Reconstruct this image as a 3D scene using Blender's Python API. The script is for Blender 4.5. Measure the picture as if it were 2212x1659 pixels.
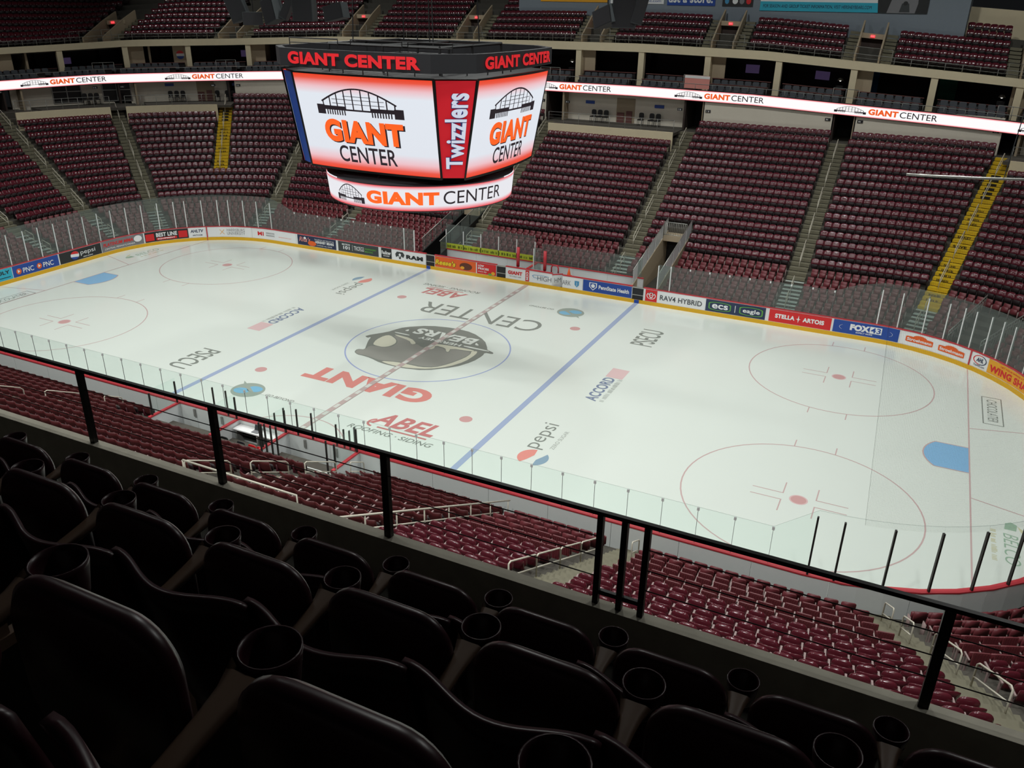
import bpy, math, random
import numpy as np
from math import sin, cos, pi, radians, sqrt, atan2, hypot
from mathutils import Vector, Matrix

random.seed(7)
for o in list(bpy.data.objects):
    bpy.data.objects.remove(o, do_unlink=True)
scene = bpy.context.scene
COL = scene.collection

# ---------------------------------------------------------------- camera, world, lights, exposure
cam_d = bpy.data.cameras.new('camera'); cam = bpy.data.objects.new('camera', cam_d); COL.objects.link(cam)
cam_d.sensor_fit = 'HORIZONTAL'; cam_d.sensor_width = 36.0; cam_d.lens = 36.0*1802.61/2212.0
cam_d.clip_start = 0.05; cam_d.clip_end = 400
cam.matrix_world = Matrix.Translation((22.9435, -36.8944, 17.6467)) @ Matrix.Rotation(.4479, 4, 'Z') @ Matrix.Rotation(1.1412, 4, 'X') @ Matrix.Rotation(.0175, 4, 'Z')
scene.camera = cam
scene.view_settings.view_transform = 'Standard'; scene.view_settings.look = 'None'
scene.view_settings.gamma = 1.0; scene.view_settings.use_curve_mapping = False
scene.view_settings.exposure = 0.0
w = bpy.data.worlds.new('arena_dark'); scene.world = w; w.use_nodes = True
w.node_tree.nodes['Background'].inputs[0].default_value = (.9, .95, 1, 1)
w.node_tree.nodes['Background'].inputs[1].default_value = 0.006
def spot(x, y, z, tx, ty, tz, power, ang, blend=.7, rad=.6, col=(.975, 1, .965)):
    l = bpy.data.lights.new('arena_lamp', 'SPOT'); l.energy = power; l.spot_size = radians(ang); l.spot_blend = blend
    l.shadow_soft_size = rad; l.color = col
    o = bpy.data.objects.new('arena_lamp', l); COL.objects.link(o); o.location = (x, y, z)
    o.rotation_euler = (Vector((tx, ty, tz))-Vector((x, y, z))).to_track_quat('-Z', 'Y').to_euler()
LAMP_P = 4150
for lx in (-27, -18, -9, 0, 9, 18, 27):        # two catwalks of floodlights above the ice
    for ly in (-9.5, 9.5):
        spot(lx, ly, 27, lx*.98, ly*.62, 0, LAMP_P, 140, 1.0)
for lx in (-38, -24, -10, 4, 18, 30):           # dim house lamps over the far stand
    spot(lx, 22, 28, lx, 32, 11, 3100, 104, .9)
spot(-38, 4, 28, -47, 8, 11, 2700, 104, .9)
for lx in (-28, -17, -6, 5, 16, 27):             # and over the near stand and upper deck
    spot(lx, -21, 28, lx, -31, 10, 1350, 112, .9)  # unseen row added to light the ledge and foreground seats
    spot(lx, -32, 27, lx, -15.5, 1, 6500, 94, .8)

# ---------------------------------------------------------------- small helpers
def lin(c):
    return tuple(((v/255)/12.92 if v/255 <= .04045 else ((v/255+.055)/1.055)**2.4) for v in c)
MATS = {}
def mat(name, rgb, rough=.55, metal=0, spec=.5, emit=0, var=0, scale=6, bump=0):
    m = bpy.data.materials.new(name); m.use_nodes = True; nt = m.node_tree; b = nt.nodes['Principled BSDF']
    c = lin(rgb)+(1,)
    b.inputs['Base Color'].default_value = c; b.inputs['Roughness'].default_value = rough
    b.inputs['Metallic'].default_value = metal; b.inputs['Specular IOR Level'].default_value = spec
    if emit:
        b.inputs['Emission Color'].default_value = c; b.inputs['Emission Strength'].default_value = emit
    if var or bump:
        tc = nt.nodes.new('ShaderNodeTexCoord'); n = nt.nodes.new('ShaderNodeTexNoise'); n.inputs['Scale'].default_value = scale
        n.inputs['Detail'].default_value = 5; nt.links.new(tc.outputs['Object'], n.inputs['Vector'])
        if var:
            mx = nt.nodes.new('ShaderNodeMix'); mx.data_type = 'RGBA'
            mx.inputs[6].default_value = tuple(v*(1-var) for v in c[:3])+(1,); mx.inputs[7].default_value = tuple(min(1, v*(1+var)) for v in c[:3])+(1,)
            nt.links.new(n.outputs['Fac'], mx.inputs[0]); nt.links.new(mx.outputs[2], b.inputs['Base Color'])
        if bump:
            bp = nt.nodes.new('ShaderNodeBump'); bp.inputs['Strength'].default_value = bump; bp.inputs['Distance'].default_value = .01
            nt.links.new(n.outputs['Fac'], bp.inputs['Height']); nt.links.new(bp.outputs[0], b.inputs['Normal'])
    MATS[name] = m; return m
def screen_mat(name, stops, strength, axis=1):
    """a lit LED screen whose shown picture is a colour ramp across its own surface (UV)"""
    m = bpy.data.materials.new(name); m.use_nodes = True; nt = m.node_tree; b = nt.nodes['Principled BSDF']
    uv = nt.nodes.new('ShaderNodeUVMap'); sp = nt.nodes.new('ShaderNodeSeparateXYZ'); r = nt.nodes.new('ShaderNodeValToRGB')
    nt.links.new(uv.outputs[0], sp.inputs[0]); nt.links.new(sp.outputs[axis], r.inputs[0])
    el = r.color_ramp.elements
    while len(el) < len(stops): el.new(.5)
    for e, (p, c) in zip(el, stops): e.position = p; e.color = lin(c)+(1,)
    nt.links.new(r.outputs[0], b.inputs['Emission Color']); b.inputs['Emission Strength'].default_value = strength
    b.inputs['Base Color'].default_value = (.02, .02, .02, 1); b.inputs['Roughness'].default_value = .5
    MATS[name] = m; return m
def glass_mat(name, tint, haze, hazecol=(.8, .9, .87), gloss=.08):
    m = bpy.data.materials.new(name); m.use_nodes = True; nt = m.node_tree; nt.nodes.remove(nt.nodes['Principled BSDF'])
    out = nt.nodes['Material Output']; t = nt.nodes.new('ShaderNodeBsdfTransparent'); t.inputs[0].default_value = tint+(1,)
    d = nt.nodes.new('ShaderNodeBsdfDiffuse'); d.inputs[0].default_value = hazecol+(1,)
    tr = nt.nodes.new('ShaderNodeBsdfTranslucent'); tr.inputs[0].default_value = hazecol+(1,)
    g = nt.nodes.new('ShaderNodeBsdfGlossy'); g.inputs['Roughness'].default_value = gloss
    lw = nt.nodes.new('ShaderNodeLayerWeight'); lw.inputs[0].default_value = .5; fr = nt.nodes.new('ShaderNodeMath'); fr.operation = 'POWER'; fr.inputs[1].default_value = 4.0; nt.links.new(lw.outputs['Facing'], fr.inputs[0])
    a = nt.nodes.new('ShaderNodeMixShader'); a.inputs[0].default_value = .5
    nt.links.new(d.outputs[0], a.inputs[1]); nt.links.new(tr.outputs[0], a.inputs[2])
    c = nt.nodes.new('ShaderNodeMixShader'); c.inputs[0].default_value = haze
    nt.links.new(t.outputs[0], c.inputs[1]); nt.links.new(a.outputs[0], c.inputs[2])
    e = nt.nodes.new('ShaderNodeMixShader'); nt.links.new(fr.outputs[0], e.inputs[0])
    nt.links.new(c.outputs[0], e.inputs[1]); nt.links.new(g.outputs[0], e.inputs[2])
    nt.links.new(e.outputs[0], out.inputs[0]); MATS[name] = m; return m
def net_mat(name, cell, width, rgb):
    """thin knotted mesh: transparent except for strands (UV in metres)"""
    m = bpy.data.materials.new(name); m.use_nodes = True; nt = m.node_tree; nt.nodes.remove(nt.nodes['Principled BSDF'])
    out = nt.nodes['Material Output']; uv = nt.nodes.new('ShaderNodeUVMap'); sp = nt.nodes.new('ShaderNodeSeparateXYZ')
    nt.links.new(uv.outputs[0], sp.inputs[0]); st = []
    for ax in (0, 1):
        dv = nt.nodes.new('ShaderNodeMath'); dv.operation = 'DIVIDE'; dv.inputs[1].default_value = cell
        fr = nt.nodes.new('ShaderNodeMath'); fr.operation = 'FRACT'; lt = nt.nodes.new('ShaderNodeMath'); lt.operation = 'LESS_THAN'; lt.inputs[1].default_value = width
        nt.links.new(sp.outputs[ax], dv.inputs[0]); nt.links.new(dv.outputs[0], fr.inputs[0]); nt.links.new(fr.outputs[0], lt.inputs[0]); st.append(lt)
    mx = nt.nodes.new('ShaderNodeMath'); mx.operation = 'MAXIMUM'; nt.links.new(st[0].outputs[0], mx.inputs[0]); nt.links.new(st[1].outputs[0], mx.inputs[1])
    t = nt.nodes.new('ShaderNodeBsdfTransparent'); d = nt.nodes.new('ShaderNodeBsdfDiffuse'); d.inputs[0].default_value = lin(rgb)+(1,)
    ms = nt.nodes.new('ShaderNodeMixShader'); nt.links.new(mx.outputs[0], ms.inputs[0]); nt.links.new(t.outputs[0], ms.inputs[1]); nt.links.new(d.outputs[0], ms.inputs[2])
    nt.links.new(ms.outputs[0], out.inputs[0]); MATS[name] = m; return m

class MB:
    """collects shapes into ONE mesh"""
    def __init__(s): s.v = []; s.f = []; s.uv = None
    def add(s, verts, faces):
        n = len(s.v); s.v += [tuple(q) for q in verts]; s.f += [tuple(i+n for i in f) for f in faces]; return s
    def box(s, c, d, rz=0, rx=0, ry=0):
        x, y, z = d[0]/2, d[1]/2, d[2]/2
        R = Matrix.Rotation(rz, 3, 'Z') @ Matrix.Rotation(ry, 3, 'Y') @ Matrix.Rotation(rx, 3, 'X'); c = Vector(c)
        vs = [R @ Vector(q)+c for q in ((-x,-y,-z),(x,-y,-z),(x,y,-z),(-x,y,-z),(-x,-y,z),(x,-y,z),(x,y,z),(-x,y,z))]
        return s.add(vs, [(0,3,2,1),(4,5,6,7),(0,1,5,4),(1,2,6,5),(2,3,7,6),(3,0,4,7)])
    def span(s, x0, x1, y0, y1, z0, z1): return s.box(((x0+x1)/2,(y0+y1)/2,(z0+z1)/2), (abs(x1-x0),abs(y1-y0),abs(z1-z0)))
    def bar(s, a, b, wx, wz):
        a, b = Vector(a), Vector(b); d = b-a; q = d.to_track_quat('Y', 'Z'); L = d.length; n = len(s.v)
        s.box((0,0,0), (wx, L, wz)); m = (a+b)/2
        s.v[n:] = [tuple(q @ Vector(p)+m) for p in s.v[n:]]; return s
    def tube(s, pts, r, n=6, cap=True):
        pts = [Vector(p) for p in pts]; base = len(s.v); N = len(pts); prev = None
        for i, p in enumerate(pts):
            t = (pts[min(i+1, N-1)]-pts[max(i-1, 0)]).normalized()
            ref = Vector((0,0,1)) if abs(t.z) < .92 else Vector((0,1,0))
            if prev is not None and abs(prev.dot(t)) < .9: u = (prev - t*prev.dot(t)).normalized()
            else: u = t.cross(ref).normalized()
            prev = u; vv = t.cross(u)
            s.v += [tuple(p+u*(r*cos(2*pi*k/n))+vv*(r*sin(2*pi*k/n))) for k in range(n)]
        for i in range(N-1):
            for k in range(n):
                a = base+i*n+k; b = base+i*n+(k+1) % n; s.f.append((a, b, b+n, a+n))
        if cap: s.f.append(tuple(base+k for k in range(n))[::-1]); s.f.append(tuple(base+(N-1)*n+k for k in range(n)))
        return s
    def lathe(s, prof, c, n=16, axis=None):
        b = len(s.v); c = Vector(c)
        for r, z in prof: s.v += [(c.x+r*cos(2*pi*k/n), c.y+r*sin(2*pi*k/n), c.z+z) for k in range(n)]
        for i in range(len(prof)-1):
            for k in range(n):
                a = b+i*n+k; e = b+i*n+(k+1) % n; s.f.append((a, e, e+n, a+n))
        return s
    def prism(s, poly, z0, z1):
        n = len(poly); return s.add([(x,y,z0) for x,y in poly]+[(x,y,z1) for x,y in poly],
            [tuple(range(n))[::-1], tuple(range(n,2*n))]+[(i,(i+1)%n,n+(i+1)%n,n+i) for i in range(n)])
    def mesh(s, name, smooth=False):
        me = bpy.data.meshes.new(name); me.from_pydata(s.v, [], s.f)
        if s.uv: 
            l = me.uv_layers.new(name='UVMap')
            for i, lp in enumerate(me.loops): l.data[i].uv = s.uv[lp.vertex_index]
        if smooth: me.polygons.foreach_set('use_smooth', [True]*len(me.polygons))
        me.update(); return me
    def build(s, name, m, parent=None, smooth=False, **kw):
        return link(name, s.mesh(name, smooth), m, parent, **kw)
def tag(o, label=None, cat=None, group=None, kind=None):
    if label: o['label'] = label
    if cat: o['category'] = cat
    if group: o['group'] = group
    if kind: o['kind'] = kind
    return o
def link(name, me, m, parent=None, label=None, cat=None, group=None, kind=None):
    o = bpy.data.objects.new(name, me); COL.objects.link(o)
    if m is not None and len(me.materials) == 0: me.materials.append(MATS[m] if isinstance(m, str) else m)
    if parent is not None:
        o.parent = parent
        o.matrix_parent_inverse = parent_inv(parent)
    return tag(o, label, cat, group, kind)
PINV = {}
def parent_inv(p):
    if p.name not in PINV:
        M = Matrix.Identity(4); q = p
        M = Matrix.LocRotScale(p.location, p.rotation_euler, p.scale)
        if p.parent is not None: M = (PINV.get('w'+p.parent.name) or Matrix.Identity(4)) @ p.matrix_parent_inverse @ M
        PINV['w'+p.name] = M; PINV[p.name] = M.inverted()
    return PINV[p.name]
def thing(name, loc, label=None, cat=None, group=None, kind=None, rz=0):
    o = bpy.data.objects.new(name, None); COL.objects.link(o); o.location = loc; o.rotation_euler = (0,0,rz); o.empty_display_size = .2
    return tag(o, label, cat, group, kind)
def place(proto, loc, rz, **kw):
    """copy of a thing and its parts (two levels)"""
    r = proto.copy(); COL.objects.link(r); r.location = loc; r.rotation_euler = (0,0,rz)
    for ch in proto.children:
        c = ch.copy(); COL.objects.link(c); c.parent = r
        for g in ch.children:
            d = g.copy(); COL.objects.link(d); d.parent = c
    return tag(r, **kw)
ORD = ['zeroth','first','second','third','fourth','fifth','sixth','seventh','eighth','ninth','tenth','eleventh','twelfth','thirteenth','fourteenth','fifteenth','sixteenth','seventeenth','eighteenth','nineteenth','twentieth',
 'twenty-first','twenty-second','twenty-third','twenty-fourth','twenty-fifth','twenty-sixth','twenty-seventh','twenty-eighth','twenty-ninth','thirtieth']

# ---------------------------------------------------------------- lettering and flat print
TXT = {}
def text_mesh(s, bold=0.0, shear=0.0, space=1.0):
    if space == 1.0: space = 1+max(0, bold)*1.4
    k = (s, bold, shear, space)
    if k not in TXT:
        cu = bpy.data.curves.new('t', 'FONT'); cu.body = s; cu.size = 1; cu.offset = bold; cu.shear = shear; cu.resolution_u = 5; cu.space_character = space
        o = bpy.data.objects.new('t', cu); me = o.to_mesh()
        vs = [(v.co.x, v.co.y) for v in me.vertices]; fs = [tuple(p.vertices) for p in me.polygons]
        o.to_mesh_clear(); bpy.data.objects.remove(o); bpy.data.curves.remove(cu)
        x0 = min(v[0] for v in vs); x1 = max(v[0] for v in vs); y0 = min(v[1] for v in vs); y1 = max(v[1] for v in vs)
        TXT[k] = ([((x-x0)/(x1-x0), (y-y0)/(y1-y0)) for x, y in vs], fs, (x1-x0)/(y1-y0))
    return TXT[k]
def lettering(s, fn, u0, v0, wd, ht, m, parent, bold=.02, shear=0, space=1, name='lettering', **kw):
    """text filling the box u0..u0+wd, v0..v0+ht of the surface map fn(u, v)"""
    vs, fs, a = text_mesh(s, bold, shear, space); b = MB()
    b.add([fn(u0+x*wd, v0+y*ht) for x, y in vs], fs)
    return b.build(name, m, parent, **kw)
def polys(plist, fn, m, parent, name='print', **kw):
    b = MB()
    for pl in plist: b.add([fn(*q) for q in pl], [tuple(range(len(pl)))])
    return b.build(name, m, parent, **kw)
def strip(pl, wd):
    """polyline -> list of quads of width wd"""
    out = []
    for (x0,y0),(x1,y1) in zip(pl, pl[1:]):
        L = hypot(x1-x0, y1-y0) or 1; nx, ny = -(y1-y0)/L*wd/2, (x1-x0)/L*wd/2
        out.append([(x0+nx,y0+ny),(x1+nx,y1+ny),(x1-nx,y1-ny),(x0-nx,y0-ny)])
    return out
def rect(x0, y0, x1, y1): return [(x0,y0),(x1,y0),(x1,y1),(x0,y1)]
def ell(cx, cy, rx, ry, n=32, a0=0, a1=2*pi): return [(cx+rx*cos(a0+(a1-a0)*k/n), cy+ry*sin(a0+(a1-a0)*k/n)) for k in range(n if a1-a0 > 6.28 else n+1)]
def annul(cx, cy, r0, r1, n=64, a0=0, a1=2*pi, e=1):
    return [[(cx+r0*cos(a), cy+e*r0*sin(a)),(cx+r1*cos(a), cy+e*r1*sin(a)),(cx+r1*cos(b), cy+e*r1*sin(b)),(cx+r0*cos(b), cy+e*r0*sin(b))]
            for a, b in ((a0+(a1-a0)*k/n, a0+(a1-a0)*(k+1)/n) for k in range(n))]
def rrect(x0, y0, x1, y1, r, n=5):
    out = []
    for cx, cy, a in ((x1-r,y1-r,0),(x0+r,y1-r,pi/2),(x0+r,y0+r,pi),(x1-r,y0+r,1.5*pi)):
        out += [(cx+r*cos(a+pi/2*k/n), cy+r*sin(a+pi/2*k/n)) for k in range(n+1)]
    return out
def slices(pl, step=.3):
    """cut a polygon into upright strips so that it can follow a bent board"""
    def clip(p, x, sg):
        o = []
        for a_, b_ in zip(p, p[1:]+p[:1]):
            ia, ib = sg*(a_[0]-x) >= 0, sg*(b_[0]-x) >= 0
            if ia: o.append(a_)
            if ia != ib: t = (x-a_[0])/(b_[0]-a_[0]); o.append((x, a_[1]+t*(b_[1]-a_[1])))
        return o
    x0, x1 = min(q[0] for q in pl), max(q[0] for q in pl); n = max(1, int((x1-x0)/step)+1); out = []
    for k in range(n):
        c_ = clip(clip(list(pl), x0+(x1-x0)*k/n, 1), x0+(x1-x0)*(k+1)/n, -1)
        if len(c_) > 2: out.append(c_)
    return out
def arch_logo():
    """the arched hall emblem in a 1 x .42 box"""
    P = []; N = 18; f = lambda t: (.07+.86*t, .17+.25*sin(pi*(.06+.88*t)))
    P += strip([f(k/N) for k in range(N+1)], .022)
    for t in (.02,.12,.22,.33,.44,.56,.67,.78,.88,.98):
        x, y = f(t); P.append(rect(x-.007, .12, x+.007, y))
    for y in (.2,.26,.31): P.append(rect(.34, y-.004, .66, y+.004))
    for y in (.2,.26): P += [rect(.2, y-.004, .34, y+.004), rect(.66, y-.004, .8, y+.004)]
    P += [rect(0, .03, .1, .17), rect(.9, .03, 1, .17), rect(.1, .1, .36, .16), rect(.64, .1, .9, .16), rect(.36, .1, .64, .125)]
    for k in range(8): P += [rect(.12+k*.03, .03, .135+k*.03, .1), rect(.65+k*.03, .03, .665+k*.03, .1)]
    return P
def scribble(u0, v0, wd, ht, n, seed=1):
    """a line of print too small to read: upright strokes of uneven length"""
    r = random.Random(seed); out = []; p = wd/n
    for k in range(n):
        if r.random() < .12: continue
        h = ht*(.65+.35*r.random()); out.append(rect(u0+k*p, v0, u0+k*p+p*(.4+.35*r.random()), v0+h))
    return out

# ---------------------------------------------------------------- rink and bowl geometry
HX, HY, RC = 30.48, 12.95, 8.53; LS = HX-RC
FT = .3048
def ring(d, s):
    """point at distance d outside the boards, s metres along that line from the middle of the far side (right positive): x, y, outward angle"""
    sg = 1 if s >= 0 else -1; q = abs(s)
    if q <= LS: return s, HY+d, 0.0
    a = (q-LS)/(RC+d)
    if a > pi/2: return sg*(HX+d), HY-RC-(a-pi/2)*(RC+d), sg*pi/2
    return sg*(LS+(RC+d)*sin(a)), HY-RC+(RC+d)*cos(a), sg*a
def ringN(d, s):
    x, y, a = ring(d, s); return x, -y, a
def sang(d, deg):
    """arc position of a corner angle in degrees (sign: right +, left -)"""
    a = radians(abs(deg)); return (1 if deg > 0 else -1)*(LS+(RC+d)*a)
DJ = [1.1+.83*j for j in range(22)]
TZ = [.12,.35,.6,.85,1.1,1.42]+[1.83+.437*k for k in range(16)]         # far tread heights
TN = [.42+.43*k for k in range(22)]                                      # near tread heights
def lift(x): return float(np.interp(x, [-52,-46,-40,-31,-22,-10,0,10,16,22,28,34], [-.4,0,.08,.3,.35,.47,.5,.37,.12,-.12,-.35,-.6]))
def UP(d, s, z):
    """point of the upper levels (their long fronts rise gently towards the middle)"""
    x, y, a = ring(d, s); k = 1+.6*min(1.3, max(0, (z-11)/2.8)); return (x, y, z+k*lift(x))
def ring_map(d, s0, z0, R=ring): 
    return lambda u, v: (lambda q: (q[0], q[1], z0+v))(R(d, s0+u))
def up_map(d, s0, z0): return lambda u, v: UP(d, s0+u, z0+v)
def stations(s0, s1, step=1.0):
    n = max(1, int(math.ceil(abs(s1-s0)/step))); return [s0+(s1-s0)*k/n for k in range(n+1)]
def ring_box(mb, s0, s1, d0, d1, z0, z1, R=ring, up=False, step=1.2):
    """bent box along the ring"""
    straight = abs(s0) <= LS and abs(s1) <= LS and not up
    st = [s0, s1] if straight else stations(s0, s1, step)
    dm = (d0+d1)/2; vs = []
    for s in st:
        for d, z in ((d0,z0),(d1,z0),(d1,z1),(d0,z1)):
            # keep stations radial: same angle for both faces
            q = abs(s); sg = 1 if s >= 0 else -1
            if q > LS:
                a = (q-LS)/(RC+dm); sd = sg*(LS+a*(RC+d)) if a <= pi/2 else sg*(LS+pi/2*(RC+d)+(a-pi/2)*(RC+dm))
            else: sd = s
            if up: vs.append(UP(d, sd, z))
            else:
                x, y, _ = R(d, sd); vs.append((x, y, z))
    n = len(st); fs = [(0,1,2,3), tuple(4*(n-1)+k for k in (3,2,1,0))]
    for i in range(n-1):
        for k in range(4): a = 4*i+k; b = 4*i+(k+1) % 4; fs.append((a, a+4, b+4, b))
    mb.add(vs, fs); return mb

# ---------------------------------------------------------------- materials
mat('ice', (222,229,222), .16, spec=.4, var=.02, scale=.25)
for n_, c_ in dict(ice_blue=(164,178,206), ice_red=(206,162,160), ice_red2=(216,142,134), ice_grey=(136,142,135), ice_lightgrey=(176,182,176), ice_dark=(134,138,131), ice_body=(152,152,145), ice_cream=(212,211,192), ice_white=(226,231,224),
                   ice_crease=(140,188,226), ice_line=(202,176,174), ice_centre=(190,172,168), ice_check=(212,215,208), ice_cblue=(162,174,212), ice_green=(158,186,164), ice_gold=(206,204,170), ice_abel=(196,128,126), ice_pblue=(142,168,186), ice_pred=(226,150,140), ice_oval=(158,170,160), ice_ovalb=(128,184,214), ice_pink=(220,190,190), ice_navy=(128,140,164)).items():
    mat(n_, c_, .2, spec=.4)
mat('concrete', (76,72,65), .88, var=.18, scale=3); mat('glass_edge', (120,136,130), .3)
mat('concrete_dark', (74,72,66), .9, var=.2, scale=3)
mat('concrete_ledge', (190,184,168), .85, var=.25, scale=9, bump=.3)
mat('step_concrete', (112,108,90), .8, var=.12, scale=4)
mat('step_alu', (196,206,200), .45, metal=.3, var=.06)
mat('step_yellow', (206,172,24), .6, var=.08)
mat('board_white', (226,229,230), .35); mat('board_back', (226,230,228), .5, var=.03)
mat('yellow_kick', (222,172,20), .35); mat('cap_red', (192,52,62), .4); mat('black', (14,14,16), .5); mat('dark', (34,34,38), .6)
mat('white', (240,240,240), .5); mat('steel', (178,178,172), .35, metal=.6); mat('rail_cream', (206,200,184), .4, metal=.1); mat('rail_grey', (150,150,146), .45, metal=.3)
mat('post_white', (228,230,230), .4); mat('post_dark', (52,50,48), .45, metal=.4)
mat('maroon', (88,31,41), .17, spec=.6); mat('maroon_b', (108,46,52), .42); mat('maroon_c', (88,36,38), .4); mat('maroon_dark', (76,24,36), .36); mat('maroon_shaded', (48,16,24), .36); mat('maroon_under', (26,10,13), .6); mat('seat_frame', (150,128,126), .5)
mat('cream_wall', (226,212,180), .8, var=.05, scale=2); mat('tan_wall', (170,154,130), .85, var=.06); mat('brown_dark', (58,46,42), .8); mat('grey_wall', (128,138,148), .8, var=.04)
mat('suite_dark', (30,25,27), .8); mat('suite_chair', (84,88,94), .75); mat('counter', (112,72,68), .5)
mat('rail_black', (30,27,26), .4, metal=.2, spec=.4); mat('gold_plastic', (96,76,62), .4); mat('concourse_wall', (232,224,208), .8, var=.04, scale=2)
for n_, c_ in dict(p_orange=(232,98,34), p_red=(214,34,38), p_blue=(30,72,158), p_navy=(38,52,86), p_dblue=(34,44,78), p_cyan=(46,178,206), p_black=(34,36,38), p_dgrey=(58,62,64), p_grey=(126,126,130), p_white=(238,240,242), p_yellow=(238,206,40), p_green=(98,166,70), p_gold=(236,168,40), p_brown=(96,48,28), p_maroon=(96,20,28), p_lime=(186,200,60), p_lgreen=(60,74,30), p_hblue=(70,150,196), p_text=(70,74,80)).items():
    mat(n_, c_, .45)
glass_mat('glass_far', (.80,.86,.84), .13, (.72,.78,.76)); glass_mat('glass_near', (.965,.995,.985), .02, (.8,.92,.88)); glass_mat('glass_clear', (.99,.997,.995), .008, (.8,.9,.88))
net_mat('net', .042, .035, (36,38,38))
def E(n_, c_, s_): mat(n_, c_, .6, emit=s_)
E('led_orange', (240,92,26), .7); E('led_dark', (44,34,44), .25); E('led_grey', (60,60,70), .5); E('led_red', (205,28,36), .5); E('led_navy', (40,44,96), .4); E('led_silver', (200,206,224), .5); E('sign_red', (190,18,34), .45); E('exit_red', (255,60,70), 1.6); E('tv_glow', (120,100,150), .12); E('led_bulb', (255,250,240), 2.5); mat('blue_panel', (40,110,170), .7); mat('green_panel', (24,96,70), .7)  # blue and green suite panels are plain colours without emission
LED_S = .86
screen_mat('screen_main', [(0,(250,70,40)),(.04,(250,90,70)),(.12,(252,205,212)),(.22,(238,243,252)),(.8,(240,246,255)),(.88,(252,205,212)),(.96,(250,90,66)),(1,(250,66,30))], LED_S)
screen_mat('screen_ring', [(0,(240,60,60)),(.07,(252,150,160)),(.2,(246,246,252)),(.85,(246,246,252)),(.95,(252,150,160)),(1,(240,60,60))], LED_S)
screen_mat('screen_ribbon', [(0,(236,60,70)),(.06,(252,190,195)),(.14,(255,252,252)),(.86,(255,252,252)),(.94,(252,190,195)),(1,(236,60,70))], 1.0)

# ---------------------------------------------------------------- ice sheet and its markings
def rink_outline(d, n=14):
    out = []
    for cx, cy, a in ((LS,HY-RC,0),(-LS,HY-RC,pi/2),(-LS,-(HY-RC),pi),(LS,-(HY-RC),1.5*pi)):
        out += [(cx+(RC+d)*cos(a+pi/2*k/n), cy+(RC+d)*sin(a+pi/2*k/n)) for k in range(n+1)]
    return out
ground = MB().add([(-90,-60,-.12),(70,-60,-.12),(70,70,-.12),(-90,70,-.12)], [(0,1,2,3)]).build('ground_slab', 'concrete_dark', kind='structure')
ice = MB().prism(rink_outline(0.0), -.1, 0).build('floor', 'ice', kind='structure', label='white ice sheet of the hockey rink')
def icem(z=.004, ox=0, oy=0, ang=0):
    c, s = cos(ang), sin(ang); return lambda u, v: (ox+u*c-v*s, oy+u*s+v*c, z)
I0 = icem(.003); I1 = icem(.006)
def ice_in(pl): return pl
# lines
polys([rect(x-.152, -HY+.03, x+.152, HY-.03) for x in (25.7*FT,)], I0, 'ice_blue', ice, 'blue_line'); polys([rect(-25.7*FT-.152, -HY+.03, -25.7*FT+.152, HY-.03)], I0, 'ice_blue', ice, 'blue_line')
cl = polys([rect(-.152, -HY+.03, .152, HY-.03)], icem(.014), 'ice_centre', ice, 'centre_line')
polys([rect(-.1, -12+.86*k, .1, -11.6+.86*k) for k in range(28)], icem(.016), 'ice_check', cl, 'line_checks')
for sx in (-1, 1):
    gx = 89*FT*sx; polys([rect(gx-.03, -11.15, gx+.03, 11.15)], icem(.008), 'ice_line', ice, 'goal_line')
    cr = [(gx, -1.22),(gx-sx*1.37, -1.22)]+[(gx-sx*1.83*cos(t), 1.83*sin(t)) for t in [(-.72+1.44*k/12) for k in range(13)]]+[(gx-sx*1.37, 1.22),(gx, 1.22)]
    polys([cr], icem(.0045), 'ice_crease', ice, 'goal_crease'); polys(strip(cr, .06), I1, 'ice_line', ice, 'crease_outline')
    polys([q for e in (-1,1) for q in strip([(gx, e*11*FT),(sx*HX*.998, e*14*FT)], .06)], I0, 'ice_line', ice, 'trapezoid_line')
    for sy in (-1, 1):
        cx, cy = 69*FT*sx, 22*FT*sy
        polys(annul(cx, cy, 4.54, 4.60), I0, 'ice_line', ice, 'faceoff_circle')
        polys([ell(cx, cy, .3, .3, 24)], I0, 'ice_red', ice, 'faceoff_dot'); polys(annul(cx, cy, .3, .36, 24), I0, 'ice_pink', ice, 'dot_ring')
        h = []
        for ex in (-1,1):
            for ey in (-1,1):
                h += [rect(cx+ex*.61, cy+ey*.24, cx+ex*(.61+1.22), cy+ey*.29), rect(cx+ex*.61, cy+ey*.29, cx+ex*.66, cy+ey*(.24+.91))]
                h.append(rect(cx+ex*.86-.025, cy+ey*4.5, cx+ex*.86+.025, cy+ey*5.15))
        polys(h, I0, 'ice_line', ice, 'hash_marks')
        nx, ny = 20*FT*sx, 22*FT*sy
        polys([ell(nx, ny, .31, .31, 24)], I0, 'ice_red', ice, 'neutral_dot')
polys(annul(0, 0, 4.54, 4.62, 80), I0, 'ice_cblue', ice, 'centre_circle')
polys(annul(0, -HY, 3.02, 3.08, 40, .02, pi-.02), I0, 'ice_line', ice, 'referee_crease')
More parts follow.
